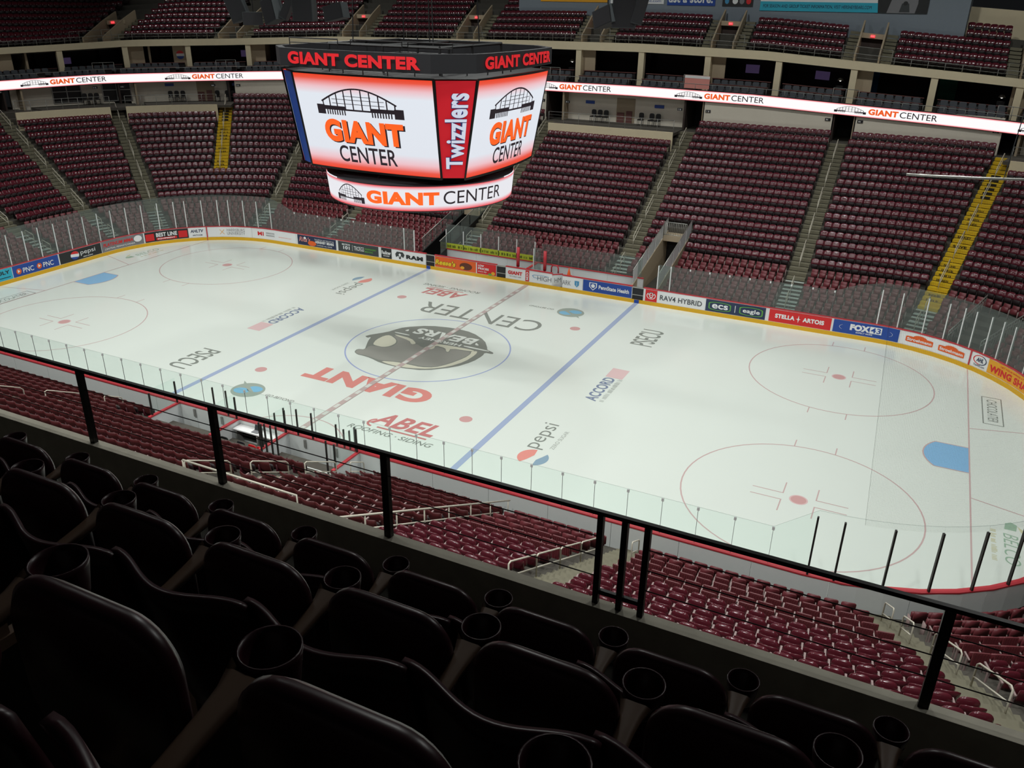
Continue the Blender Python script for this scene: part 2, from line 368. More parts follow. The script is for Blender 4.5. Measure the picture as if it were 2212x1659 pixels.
# painted names
R180 = pi
lettering('CENTER', icem(.004, 4.2, 6.78, R180), 0, 0, 8.3, 1.85, 'ice_grey', ice, 0.0)
g = lettering('GIANT', icem(.004, 3.5, -4.85, R180), 0, 0, 7.3, 1.55, 'ice_red2', ice, .055)
lettering('ABEL', icem(.004, 2.3, -9.02), 0, 0, 3.3, 1.15, 'ice_abel', ice, .03, .25); polys([rect(2.9,-9.32,5.5,-9.2)]+annul(2.6,-8.95,.28,.4,12,pi*.6,pi*1.5), I0, 'ice_abel', ice, 'underline')
lettering('ROOFING · SIDING', icem(.004, 1.65, -9.86), 0, 0, 4.4, .36, 'ice_grey', ice, .01, .2)
lettering('ABEL', icem(.004, -2.5, 9.2, R180), 0, 0, 3.2, 1.15, 'ice_abel', ice, .03, .25); polys([rect(-5.6,9.34,-3.0,9.44)], I0, 'ice_abel', ice, 'underline')
lettering('ROOFING · SIDING', icem(.004, -2.0, 9.98, R180), 0, 0, 4.3, .36, 'ice_grey', ice, .01, .2)
lettering('PSECU', icem(.004, 11.05, 6.0, pi/2), 0, 0, 2.65, 1.32, 'ice_grey', ice, .01)
lettering('PSECU', icem(.004, -10.85, -5.85, -pi/2), 0, 0, 2.7, 1.25, 'ice_grey', ice, .01)
def cola(ox, oy, ang, t0):
    f = icem(.004, ox, oy, ang)
    lettering('pepsi', f, 0, 0, 2.5, .95, 'ice_grey', ice, -.005)
    lettering('ZERO SUGAR', f, .25, -.42, 1.85, .2, 'ice_lightgrey', ice, .01)
    C = [(-.75+.68*cos(t), .1+.68*sin(t)) for t in np.linspace(0, 2*pi, 41)[:-1]]
    up = [(-.75+.68*cos(t), .1+.68*sin(t)) for t in np.linspace(.12, pi-.55, 16)]; lo = [(-.75+.68*cos(t), .1+.68*sin(t)) for t in np.linspace(pi+.35, 2*pi-.75, 16)]
    polys([up+[(-1.0,.28),(-.55,.12)]], f, 'ice_pred', ice, 'roundel'); polys([lo+[(-.55,-.25),(-.9,-.1)]], f, 'ice_pblue', ice, 'roundel')
cola(10.45, -7.75, pi/2, 0); cola(-10.6, 7.75, -pi/2, 0)
for ox, oy, an in ((10.75, -2.1, pi/2), (-10.6, 1.85, -pi/2)):
    f = icem(.004, ox, oy, an); lettering('ACCORD', f, 0, 0, 3.0, .62, 'ice_navy', ice, .03); polys(scribble(.1, -.36, 2.95, .26, 26, 3), f, 'ice_lightgrey', ice, 'small_print'); polys([rect(3.06,-.3,4.3,.62)], f, 'ice_pink', ice, 'colour_block')
for ox, oy, an in ((-4.95, -8.95, 0), (4.78, 9.2, R180)):
    f = icem(.004, ox, oy, an)
    polys([ell(0,0,.86,.8,36)], f, 'ice_oval', ice, 'oval_badge'); polys([ell(-.25,-.2,.42,.3,20), ell(.25,.22,.42,.32,20)], icem(.007, ox, oy, an), 'ice_ovalb', ice, 'oval_badge_fill')
    polys([[(-.9,.75),(-.2,.35),(.6,-.2),(.75,-.5),(.2,-.12),(-.6,.35)]], icem(.009, ox, oy, an), 'ice_oval', ice, 'bird_mark')
    lettering('GO BEYOND', f, 1.15, -.12, 1.7, .22, 'ice_grey', ice, .015, .2)
f = icem(.004, 27.75, 7.6, -pi/2); polys(strip([(0,0),(3.3,0),(3.3,.85),(0,.85),(0,0)], .05), f, 'ice_grey', ice, 'frame_print'); lettering('CHOCOLATIER', f, .3, .2, 2.7, .45, 'ice_grey', ice, 0)
f = icem(.004, -27.2, -7.3, pi/2); polys(strip([(0,0),(3.3,0),(3.3,.85),(0,.85),(0,0)], .05), f, 'ice_grey', ice, 'frame_print'); lettering('CHOCOLATIER', f, .3, .2, 2.7, .45, 'ice_grey', ice, 0)
for ox, oy, an in ((28.2, -5.2, -pi/2), (-28.35, 5.0, pi/2)):
    f = icem(.004, ox, oy, an); lettering('BELCO', f, .3, 0, 2.1, .5, 'ice_green', ice, -.005, .2); polys([[(.0,.05),(-.45,.1),(-.6,.3),(-.45,.5),(.0,.45)]], f, 'ice_green', ice, 'leaf_print'); polys([[(-.4,.5),(-.1,.75),(.35,.85),(0,.6)]], f, 'ice_gold', ice, 'leaf_print'); polys(scribble(.2, -.42, 2.2, .2, 22, 5), f, 'ice_gold', ice, 'small_print')
# centre emblem (outlines in metres on the ice)
def EMB(pts, m, z, nm):
    pts = [(a[0]*(1-t)+c[0]*t, a[1]*(1-t)+c[1]*t) for a, c in zip(pts, pts[1:]+pts[:1]) for t in (.22,.78)]
    polys([pts], icem(z), m, ice, nm)
EMB([(-4.18,-0.16),(-3.33,0.99),(-3.23,1.36),(-2.93,2.09),(-1.76,3.02),(-0.23,3.36),(1.06,3.22),(2.28,2.43),(2.9,1.55),(3.02,1.28),(3.57,1.05),(3.58,0.84),(3.11,0.84),(3.22,0.4),(3.14,-0.59),(2.65,-1.7),(1.48,-2.82),(0.18,-3.13),(-1.13,-3.07),(-2.0,-2.75),(-2.58,-2.67),(-2.9,-2.68),(-3.28,-2.44),(-3.37,-2.02),(-2.96,-1.89),(-3.21,-1.4),(-3.55,-0.72),(-3.74,-0.14),(-3.85,-0.38)], 'ice_dark', 0.004, 'emblem_outline')
EMB([(-3.21,-2.43),(-3.3,-2.07),(-2.94,-1.92),(-3.06,-1.32),(-2.6,-1.2),(-2.17,-1.14),(-1.86,-0.81),(-1.89,-0.25),(-2.25,0.25),(-2.72,0.59),(-2.29,0.68),(-1.59,0.43),(-1.05,-0.1),(-0.81,0.15),(-0.47,-0.09),(0.26,-0.2),(0.23,0.29),(0.87,0.29),(1.2,-0.11),(1.38,-0.09),(1.2,0.44),(2.33,0.55),(2.48,0.33),(2.45,-0.36),(2.1,-1.49),(1.69,-2.17),(1.09,-2.4),(0.29,-2.43),(-0.5,-2.48),(-1.31,-2.79),(-2.0,-2.64),(-2.57,-2.58),(-2.92,-2.61)], 'ice_body', 0.006, 'emblem_bear')
EMB([(-3.02,-1.04),(-3.24,-0.37),(-3.19,0.37),(-2.93,0.6),(-2.24,0.17),(-1.96,-0.29),(-1.99,-0.82),(-2.25,-1.13),(-2.72,-1.13)], 'ice_cream', 0.008, 'emblem_patch')
EMB([(-1.28,-2.84),(-0.45,-2.55),(0.37,-2.54),(1.05,-2.54),(1.73,-2.24),(2.16,-1.49),(2.51,-0.36),(2.52,0.32),(2.37,0.63),(2.67,0.85),(2.81,0.35),(2.76,-0.8),(2.33,-1.79),(1.6,-2.52),(0.62,-2.94),(-0.26,-3.03),(-0.8,-2.98)], 'ice_cream', 0.008, 'emblem_patch')
EMB([(-2.81,0.83),(-1.58,0.74),(-0.9,0.19),(-1.07,-0.07),(-1.5,0.39),(-2.56,0.67)], 'ice_cream', 0.009, 'emblem_claw')
EMB([(-0.23,-0.21),(-0.06,0.65),(0.96,0.82),(2.47,0.86),(2.46,0.65),(1.15,0.48),(1.32,-0.04),(1.17,-0.05),(0.87,0.38),(0.18,0.47),(0.37,-0.06),(-0.01,-0.3)], 'ice_cream', 0.009, 'emblem_claw')
EMB([(-3.0,1.17),(-1.99,1.17),(-1.91,1.04),(-2.92,1.06)], 'ice_white', 0.009, 'emblem_bar')
EMB([(1.57,1.22),(3.19,1.18),(3.26,1.05),(1.66,1.06)], 'ice_white', 0.009, 'emblem_bar')
EMB([(-2.61,1.6),(-2.49,1.95),(-2.34,1.6)], 'ice_white', 0.009, 'emblem_tip')
EMB([(2.1,1.55),(1.98,1.95),(2.37,1.58)], 'ice_white', 0.009, 'emblem_tip')
lettering('BEARS', icem(.011, 1.95, 2.42, R180), 0, 0, 4.0, .95, 'ice_white', ice, .04, .1)
lettering('HERSHEY', icem(.011, 1.45, 1.28, R180), 0, 0, 2.75, .34, 'ice_white', ice, .03)

# ---------------------------------------------------------------- dasher boards
boards = thing('dasher_boards', (0, HY, 0), 'white dasher boards around the ice with red cap and yellow kick plate', 'boards')
mb = MB(); BREAK = [-46]
GATES = [(-8.05,-7.35),(-2.35,-1.65),(1.85,2.6),(7.5,8.25)]
edges = sorted(set([-46+2.44*k for k in range(16)]+[-8.05,-7.35,-3.95,-2.35,-1.65,-.12,.14,1.85,2.6,4.07,7.5,8.25]+[8.25+2.44*k for k in range(1,13)]+[39.77]))
for a, b in zip(edges, edges[1:]):
    if (a, b) in GATES or b-a < .05: continue
    ring_box(MB(), a+.006, b-.006, 0, .12, 0, 1.06).build('board_panel', 'board_white', boards)
edgesN = [-26+2.44*k for k in range(27)]+[39.77]
for a, b in zip(edgesN, edgesN[1:]):
    ring_box(MB(), a+.008, b-.008, 0, .14, 0, 1.06, ringN).build('board_panel', 'board_back', boards)
def runs(name, m, d0, d1, z0, z1, R, spans):
    b = MB()
    for a, e in spans: ring_box(b, a, e, d0, d1, z0, z1, R)
    return b.build(name, m, boards)
FS = [(-46,-21.95),(-21.95,21.95),(21.95,39.77)]
runs('kick_plate', 'yellow_kick', -.03, .0, 0, .24, ring, FS); runs('kick_plate', 'yellow_kick', -.03, 0, 0, .24, ringN, [(-26,-21.95),(-21.95,21.95),(21.95,39.77)])
runs('cap_rail', 'cap_red', -.02, .15, 1.06, 1.11, ring, [(-46,-21.95),(-21.95,-8.05),(-7.35,-2.35),(-1.65,1.85),(2.6,7.5),(8.25,21.95),(21.95,39.77)])
runs('cap_rail', 'cap_red', -.03, .17, 1.06, 1.11, ringN, [(-26,-21.95),(-21.95,21.95),(21.95,39.77)])
for s in (-7.85, 7.85): runs('line_marker', 'p_blue', -.04, -.03, 0, .24, ring, [(s-.16, s+.16)])
for s in (-27.6, 27.5): runs('goal_marker', 'cap_red', -.035, -.015, 0, 1.06, ring, [(s-.04, s+.04)])
for a, b in GATES:
    if a == 1.85: continue
    q = MB(); ring_box(q, a+.03, b-.03, .03, .07, .26, 1.0); q.build('bench_gate', 'dark', boards, label='dark bench gate in the boards')
    for z0, z1, d1 in ((1.0,1.06,.1),(.52,.56,.06)): q = MB(); ring_box(q, a, b, 0, d1, z0, z1); q.build('gate_rail', 'steel', boards)
# adverts: s0, s1, background, label, prints (kind, u, v, w, h, material, bold, shear) as fractions of the panel
def T(s, u, v, w_, h, m, bold=.03, shear=0): return ('t', s, u, v, w_, h, m, bold, shear)
def P(m, *pl): return ('p', m, pl)
ADS = [
 (-45.5,-42.9,'p_cyan','bright cyan advert at the left frame edge',[T('JULY',.55,.42,.4,.4,'p_black'),P('p_black',rect(.3,.2,.95,.25))]),
 (-42.85,-39.4,'p_blue','royal blue advert with two orange dots',[P('p_orange',ell(.13,.45,.055,.26,20),ell(.57,.45,.055,.26,20)),P('p_white',[(.11,.32),(.11,.62),(.16,.45)],[(.55,.32),(.55,.62),(.6,.45)]),T('PNC',.22,.22,.23,.45,'p_white',.01),T('PNC',.66,.22,.23,.45,'p_white',.01)]),
 (-39.3,-35.85,'p_black','black advert with red white and blue roundel',[P('p_white',ell(.36,.5,.1,.38,28)),P('p_red',ell(.36,.54,.095,.34,14,.1,pi-.4)),P('p_blue',ell(.36,.46,.095,.34,14,pi+.2,2*pi-.5)),T('pepsi',.5,.3,.36,.5,'p_white',.0),T('ZERO SUGAR',.55,.12,.24,.1,'p_white')]),
 (-35.8,-32.35,'p_grey','grey advert with red lettering',[T('PLATINUM MMA',.05,.45,.72,.34,'p_red',.03,.2),T('CENTRAL PENNSYLVANIA',.08,.15,.72,.16,'p_white',.01,.2),P('p_white',ell(.88,.6,.09,.32,24))]),
 (-32.25,-29.0,'p_black','black advert with red side blocks',[P('p_red',rect(.02,.12,.22,.82),rect(.78,.12,.98,.82)),T('BEST LINE',.27,.42,.48,.42,'p_white',.035),P('p_red',rect(.27,.1,.74,.34)),T('EQUIPMENT',.3,.14,.4,.16,'p_white')]),
 (-28.95,-27.75,'p_white','small white league advert',[T('AHLTV',.1,.5,.82,.32,'p_navy',.035,.2),T('AHLTV.COM',.22,.16,.6,.14,'p_navy')]),
 (-27.5,-24.05,'p_white','white advert with grey lettering',[T('HARRISBURG',.42,.55,.42,.3,'p_grey',-.005),T('UNIVERSITY',.42,.2,.42,.3,'p_grey',-.005),P('p_gold',*[[(.26+x,.25+y) for x,y in q] for q in strip([(0,.5),(.1,0)],.012)+strip([(.1,.5),(0,0)],.012)])]),
 (-24,-19.85,'p_white','white advert with red initials',[T('MI',.12,.3,.13,.42,'p_red',.03),T('WINDOWS',.3,.55,.2,.16,'p_text',0),T('WINDOWS',.3,.3,.2,.16,'p_text',0),T('windowsnation.com',.6,.35,.3,.12,'p_orange',-.01)]),
 (-19.65,-16.0,'p_dblue','dark blue advert with pink script',[T("Rita's",.04,.35,.3,.5,'ice_pred',.02,.3),P('p_orange',ell(.38,.28,.11,.26,16)),P('p_white',ell(.2,.75,.03,.13,12)),T('THE OFFICIAL HOT DOG OF THE',.45,.68,.5,.14,'p_white',0),T('HERSHEY BEARS',.47,.38,.48,.26,'p_white',.04),T('COOKED ALL GAME',.5,.14,.4,.12,'p_white',0)]),
 (-15.8,-12.15,'p_dgrey','dark grey advert with white and green words',[T('SECTION',.1,.66,.2,.16,'p_white'),T('101',.13,.25,.16,.34,'p_white',.03),P('p_white',rect(.36,.2,.365,.8)),T('TROEGS',.4,.3,.25,.42,'p_white',.0),T('INDEPENDENT',.67,.52,.28,.16,'p_green',.02),T('BREWING',.67,.26,.2,.16,'p_green',.02)]),
 (-11.9,-11.0,'p_black','small black advert',[T('Faulkner',.06,.38,.88,.36,'p_white',.03),T('AUTO GROUP',.2,.18,.6,.12,'p_white')]),
 (-10.95,-8.1,'p_white','white advert with ram head mark',[P('p_dgrey',[(.12,.3),(.1,.6),(.15,.85),(.33,.85),(.38,.6),(.34,.3),(.28,.45),(.26,.15),(.21,.15),(.2,.45)]),P('p_white',[(.2,.6),(.24,.3),(.28,.6),(.24,.72)]),T('RAM',.43,.28,.5,.4,'p_black',.06)]),
 (-7.3,-3.97,'p_orange','orange advert with yellow script and brown cup',[T("Reese's",.0,.2,.52,.56,'p_brown',.09,.2),T("Reese's",.01,.24,.5,.5,'p_yellow',.045,.2),P('p_brown',ell(.76,.45,.15,.34,24)),P('p_gold',ell(.68,.3,.05,.14,14))]),
 (-3.9,-2.38,'p_red','red advert with white words',[T('LOW',.08,.66,.3,.2,'p_white',.04),T('PRICES',.08,.4,.55,.2,'p_white',.04),T('every day',.08,.12,.45,.2,'p_white',0,.3),P('p_white',rect(-.02,0,.02,1)),P('p_gold',ell(.86,.2,.1,.16,14)),P('p_green',ell(.7,.08,.1,.1,14))]),
 (-1.6,-.15,'p_white','white advert with red word left of the centre post',[T('GIANT',.1,.42,.75,.34,'p_red',.06),T("for today's table",.2,.16,.6,.15,'p_text',0)]),
 (-.12,.14,'p_red','red centre line panel with upright white letters',[('tv','CCM',.2,.12,.6,.76,'p_white')]),
 (.2,1.85,'p_white','white advert beside the open bench door',[T('HIGH',.35,.25,.62,.42,'p_text',-.01),P('p_hblue',*strip([(.2,.7),(.12,.62),(.2,.45),(.4,.4)],.03),*strip([(.2,.7),(.5,.74),(.85,.7)],.03))]),
 (2.62,4.04,'p_white','white advert with blue shield right of the open door',[T('ARK',.0,.25,.42,.42,'p_text',-.01),P('p_hblue',[(.62,.75),(.84,.75),(.84,.4),(.73,.18),(.62,.4)]),P('p_white',rect(.72,.3,.74,.65))]),
 (4.1,7.47,'p_blue','blue advert with white shield and words',[P('p_white',[(.13,.84),(.29,.84),(.29,.45),(.21,.14),(.13,.45)]),P('p_blue',[(.15,.78),(.27,.78),(.27,.46),(.21,.22),(.15,.46)]),P('p_white',ell(.21,.55,.04,.17,14)),T('PennState Health',.33,.34,.62,.36,'p_white',.03)]),
 (8.4,12.28,'p_white','white advert with red square emblem',[P('p_red',rect(.0,.0,.2,1)),P('p_white',*[[(x,y) for x,y in q] for q in annul(.1,.5,.066,.078,20,0,2*pi,4)+annul(.1,.55,.022,.034,16,0,2*pi,8)+annul(.1,.66,.045,.057,16,0,2*pi,2.6)]),T('RAV4 HYBRID',.25,.26,.7,.44,'p_text',.015)]),
 (12.32,15.98,'p_navy','navy advert with two rounded green badges',[P('p_green',rrect(.05,.14,.43,.86,.16)),P('p_navy',rrect(.07,.19,.41,.81,.15)),T('ecs',.11,.3,.27,.38,'p_white',.025),P('p_white',rect(.495,.2,.505,.8)),P('p_green',rrect(.57,.14,.96,.86,.16)),P('p_navy',rrect(.59,.19,.94,.81,.15)),T('eagle',.63,.26,.28,.44,'p_white',.02)]),
 (16.2,19.78,'p_red','red advert with white serif words and star',[T('STELLA',.1,.34,.32,.36,'p_white',.05),T('ARTOIS',.55,.34,.34,.36,'p_white',.05),P('p_white',[(.48,.2),(.49,.46),(.52,.5),(.49,.54),(.48,.82),(.47,.54),(.44,.5),(.47,.46)])]),
 (19.9,23.5,'p_blue','blue advert with white station logo',[T('FOX',.26,.32,.3,.5,'p_white',.07),P('p_white',rect(.56,.3,.74,.84)),T('43',.575,.36,.15,.42,'p_blue',.02),T('EXPECT MORE',.36,.14,.25,.12,'p_white',.02),P('p_white',*annul(.5,.5,.40,.405,14,pi*.85,pi*1.15),*annul(.5,.5,.40,.405,14,-pi*.15,pi*.15))]),
 (23.6,27.42,'p_white','white advert with two orange bread badges',[P('p_orange',rrect(.07,.28,.46,.72,.05),ell(.27,.68,.1,.2,16,0,pi)),T('Stroehmann',.09,.38,.35,.24,'p_white',.03),P('p_orange',rrect(.54,.24,.93,.68,.05),ell(.73,.64,.1,.2,16,0,pi)),T('Stroehmann',.56,.34,.35,.24,'p_white',.03)]),
 (27.6,28.58,'p_white','small white league advert with oval emblem',[P('p_red',*annul(.5,.6,.36,.42,24,pi*.4,pi*1.5,.8)),P('p_navy',*annul(.5,.6,.36,.42,24,-pi*.5,pi*.4,.8)),T('AHL',.28,.46,.44,.3,'p_navy',.04,.2),T('TheAHL.com',.15,.12,.7,.15,'p_navy',.01)]),
 (28.62,32.4,'p_gold','orange yellow advert with red words at the right frame edge',[T('WING SHACK',.03,.16,.92,.5,'p_red',.05),T('GET YOUR WINGS AT THE',.2,.76,.55,.12,'p_red',.01)]),
]
def paint(ad, parent, base, w_, h, prints, bent=False):
    lay = [0]
    for q in prints:
        fn0 = base(lay[0]); lay[0] += 1
        if q[0] == 't': lettering(q[1], fn0, q[2]*w_, q[3]*h, q[4]*w_, q[5]*h, q[6], ad, q[7], q[8])
        elif q[0] == 'tv':
            fr = lambda u, v, f_=fn0: f_(w_-v, u)     # upright lettering read from top to bottom
            lettering(q[1], lambda u, v, f_=fn0: f_(w_*.2+v, h*.88-u), 0, 0, h*.76, w_*.6, q[6], ad, .05)
        else: polys([s_ for pl in q[2] for s_ in (slices([(x*w_, y*h) for x, y in pl]) if bent else [[(x*w_, y*h) for x, y in pl]])], fn0, q[1], ad)
for s0, s1, bg, lab, prints in ADS:
    b = MB(); ring_box(b, s0, s1, -.012, 0, .27, 1.03, step=.6); ad = b.build('advert_panel', bg, boards, label=lab)
    paint(ad, boards, lambda k: ring_map(-.022-.005*k, s0, .27), s1-s0, .76, prints, max(abs(s0), abs(s1)) > LS)

# ---------------------------------------------------------------- glass shields
def shield(name, loc, label, R, spans, gm, pm):
    """spans: s list, top height function, post flags"""
    g_ = thing(name, loc, label, 'glass shield')
    for st, top, post, ptop, clip in spans:
        if gm in ('glass_near', 'glass_clear'): gm = 'glass_clear' if post else 'glass_near'
        for a, b in zip(st, st[1:]):
            q = MB(); sub = [a, b] if abs(a) <= LS and abs(b) <= LS else [a, (a+b)/2, b]
            vs = []
            for s in sub:
                for d in (.05, .065):
                    x, y, _ = R(d, s); vs += [(x, y, 1.11), (x, y, top(s))]
            fs = []; ed = []
            for i in range(len(sub)-1):
                o = 4*i; fs += [(o,o+4,o+5,o+1),(o+2,o+3,o+7,o+6)]; ed.append((o+1,o+5,o+7,o+3))
            n = 4*(len(sub)-1); ed += [(0,1,3,2),(n,n+2,n+3,n+1)]
            pn = q.add(vs, fs+ed).build('glass_pane', gm, g_); pn.data.materials.append(MATS['glass_edge'])
            for k_ in range(len(fs), len(fs)+len(ed)): pn.data.polygons[k_].material_index = 1
        for s in st:
            x, y, an = R(.09, s)
            if post: MB().box((x, y, (1.1+ptop)/2), (.06, .09, ptop-1.1), -an if R is ring else an).build('support_post', pm, g_)
            elif clip:
                x, y, an = R(.06, s); MB().box((x, y, top(s)-.07), (.08, .05, .12)).build('glass_clip', 'post_white', g_); MB().span(x-.006, x+.006, y-.012, y+.012, 1.11, top(s)-.13).build('joint_strip', 'p_grey', g_)
    return g_
LP = [-44.1,-42.9,-41.7,-40.6,-39.4,-38.25,-37.05,-35.85,-34.7,-33.5,-32.3,-31.1,-29.9,-29.1,-27.85,-26.65,-25.8,-24.6,-23.45,-22.2]
tr = lambda s0, s1, z0, z1: (lambda s: z0+(z1-z0)*min(1, max(0, (s-s0)/(s1-s0))))
shield('glass_shield', (-30, 8, 1.1), 'tall glass with white posts around the far left corner of the rink', ring,
       [(LP, lambda s: 3.55, True, 3.15, False), ([-22.2,-21.0], tr(-22.2,-21.0,3.55,3.2), False, 0, False), ([-21,-19.8], tr(-21,-19.8,3.2,2.72), False, 0, False),
        ([-19.8+1.1*k for k in range(10)], lambda s: 2.72, False, 0, True), ([-9.9,-9.05], lambda s: 2.72, True, 2.65, False)], 'glass_far', 'post_white')
RP = [22.2,23.3,24.65,25.8,26.65,27.3,28.2,28.95,29.7,30.9,32.1,33.3,34.5,35.7,36.9,38.1,39.3]
shield('glass_shield', (20, 13, 1.1), 'glass on the far right boards rising to tall posted panes at the corner', ring,
       [([9.1,9.9], lambda s: 2.72, True, 2.65, False), ([9.9+1.22*k for k in range(9)], lambda s: 2.72, False, 0, True), ([19.66,20.9], tr(19.66,20.9,2.72,3.25), False, 0, False),
        ([20.9,22.2], tr(20.9,22.2,3.25,3.55), False, 0, False), (RP, lambda s: 3.55, True, 3.15, False)], 'glass_far', 'post_white')
NP = [22.1,22.9,24.35,25.75,27.15,28.5,29.35,30.8,32.2,33.6,35.0,36.4,37.8,39.2]
shield('glass_shield', (5, -HY, 1.1), 'clear glass on the near boards with dark posts at the right corner', ringN,
       [([20.85-1.22*k for k in range(34)][::-1], lambda s: 2.52, False, 0, True), ([20.85,22.1], tr(20.85,22.1,2.52,3.5), False, 0, False), (NP, lambda s: 3.5, True, 3.28, False)], 'glass_near', 'post_dark')

# ---------------------------------------------------------------- seating tiers (stepped concrete)
TUN = [(-8.75,-7.35),(7.3,8.9)]             # players' tunnels cut through the lowest nine far rows
TUN_J = 8
def tier(name, R, zs, stas, j0, j1, skip=None, back=None):
    b = MB()
    def pt(d, st, z):
        kind, v = st
        if kind == 'x': x, y, _ = R(d, v)
        elif kind == 'a': x, y, _ = R(d, sang(d, v))
        else: x, y, _ = R(d, -(LS+pi/2*(RC+d)+v))
        return (x, y, z)
    for j in range(j0, j1):
        d0, d1 = DJ[j]-.415, DJ[j]+.415; zl = zs[j-1] if j > 0 else -.1
        for a, c in zip(stas, stas[1:]):
            if skip and skip(j, a, c): continue
            b.add([pt(d0,a,zl),pt(d0,c,zl),pt(d0,c,zs[j]),pt(d0,a,zs[j]),pt(d1,c,zs[j]),pt(d1,a,zs[j])], [(0,1,2,3),(3,2,4,5)])
    return b.build(name, 'concrete', kind='structure')
FST = [('a',88-4*k) for k in range(22)]+[('x',LS),('x',8.9),('x',7.3),('x',-7.35),('x',-8.75),('x',-LS)]+[('a',-4*k) for k in range(1,23)]+[('a',-90),('e',2),('e',12)]
def in_tun(j, a, c): return j <= TUN_J and a[0] == 'x' and c[0] == 'x' and (a[1], c[1]) in ((8.9,7.3),(-7.35,-8.75))
tier('seating_tier', ring, TZ, FST, 0, 22, in_tun)
tier('seating_tier', ringN, TN, [('x',-LS),('x',LS)]+[('a',4*k) for k in range(1,23)], 0, 22)

# ---------------------------------------------------------------- seat meshes
def back_grid(nx, nz, wd, z0, z1, bow, lean, th, y0, rnd):
    V = []; F = []
    for side in (0, 1):
        for i in range(nz+1):
            for k in range(nx+1):
                t = i/nz; u = -1+2*k/nx; z = z0+(z1-z0)*t-(rnd*t*t)*abs(u)**4
                y = y0-lean*t-bow*(1-u*u)-(th if side else 0); V.append((u*wd/2, y, z))
    n = (nx+1)*(nz+1); idx = lambda s, i, k: s*n+i*(nx+1)+k
    for i in range(nz):
        for k in range(nx):
            F.append((idx(0,i,k+1),idx(0,i,k),idx(0,i+1,k),idx(0,i+1,k+1))); F.append((idx(1,i,k),idx(1,i,k+1),idx(1,i+1,k+1),idx(1,i+1,k)))
    for k in range(nx): F.append((idx(0,nz,k+1),idx(0,nz,k),idx(1,nz,k),idx(1,nz,k+1))); F.append((idx(0,0,k),idx(0,0,k+1),idx(1,0,k+1),idx(1,0,k)))
    for i in range(nz): F.append((idx(0,i,0),idx(1,i,0),idx(1,i+1,0),idx(0,i+1,0))); F.append((idx(0,i,nx),idx(0,i+1,nx),idx(1,i+1,nx),idx(1,i,nx)))
    return V, F
def pan_shape(wd, z0, z1, y0, y1, r, n=3, bev=.025):
    """folded-up seat pan: rounded upright cushion"""
    ol = rrect(-wd/2, z0, wd/2, z1, r, n); m = len(ol); cx, cz = 0, (z0+z1)/2
    L = [(y0, 1-2*bev/wd), (y0+bev, 1.0), (y1-bev, 1.0), (y1, 1-2*bev/wd)] if bev else [(y0, 1.0), (y1, .94)]
    V = []; F = []
    for y, k in L: V += [(x*k, y, cz+(z-cz)*k) for x, z in ol]
    for i in range(len(L)-1):
        for k in range(m): a = i*m+k; b = i*m+(k+1) % m; F.append((a, b, b+m, a+m))
    F.append(tuple(range(m))[::-1]); F.append(tuple((len(L)-1)*m+k for k in range(m)))
    return V, F
def joined(*parts):
    V = []; F = []; MI = []
    for (v, f), mi in parts:
        n = len(V); V += v; F += [tuple(i+n for i in q) for q in f]; MI += [mi]*len(f)
    return V, F, MI
def mbvf(b): return b.v, b.f
arm = MB().box((-.25,.02,.60), (.045,.34,.035)).box((-.25,-.06,.30), (.03,.07,.6))
armB = MB().box((-.245,.0,.62), (.04,.3,.03)).box((-.245,-.05,.31), (.04,.05,.62)).box((-.245,.1,.31), (.02,.03,.62))
A_BACK = back_grid(6, 3, .47, .40, .86, .055, .09, .025, -.10, .05); A_PAN = pan_shape(.43, .40, .79, .02, .12, .14, 5, .04)
B_BACK = (lambda b: (b.v, b.f))(MB().add(*pan_shape(.41, .46, .88, -.17, -.13, .03, 2, .01)))
ribs = MB(); ribs.v, ribs.f = [tuple(q) for q in B_BACK[0]], list(B_BACK[1])
for k in range(6): ribs.box((-.17+.068*k, -.178, .66), (.014, .02, .36))
B_PAN = pan_shape(.40, .40, .73, .0, .06, .03, 2, .012)
C_BACK = back_grid(10, 3, .50, .38, .86, .0, .10, .025, -.06, .01); C_BACK = ([(x, y-.075*(.5+.5*cos(pi*x/.25)), z) for x, y, z in C_BACK[0]], C_BACK[1]); C_PAN = pan_shape(.42, .38, .62, .03, .11, .08, 3, .03)
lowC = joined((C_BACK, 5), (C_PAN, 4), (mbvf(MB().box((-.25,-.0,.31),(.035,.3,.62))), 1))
FBK = back_grid(4, 3, .488, .50, .90, .05, .0, .025, -.10, .05); FBK = ([(x, y-.17*max(0, (z-.50)/.40)**2.2, z) for x, y, z in FBK[0]], FBK[1])
lowA = joined((FBK, 0), (pan_shape(.42, .36, .62, .03, .10, .06, 2, .02), 4), (mbvf(MB().box((-.25,.0,.28),(.03,.26,.56))), 4))
lowB = joined((pan_shape(.41, .46, .88, -.17, -.13, .04, 2, 0), 0), (pan_shape(.40, .40, .73, .0, .06, .04, 2, 0), 0), (mbvf(MB().box((-.245,-.03,.31),(.03,.2,.62))), 1))
def me_of(name, vf, m, smooth=True):
    me = bpy.data.meshes.new(name); me.from_pydata(list(vf[0]), [], list(vf[1])); me.materials.append(MATS[m])
    if smooth: me.polygons.foreach_set('use_smooth', [True]*len(me.polygons))
    me.update(); return me
def sub(name, me, parent):
    o = bpy.data.objects.new(name, me); COL.objects.link(o); o.parent = parent; return o
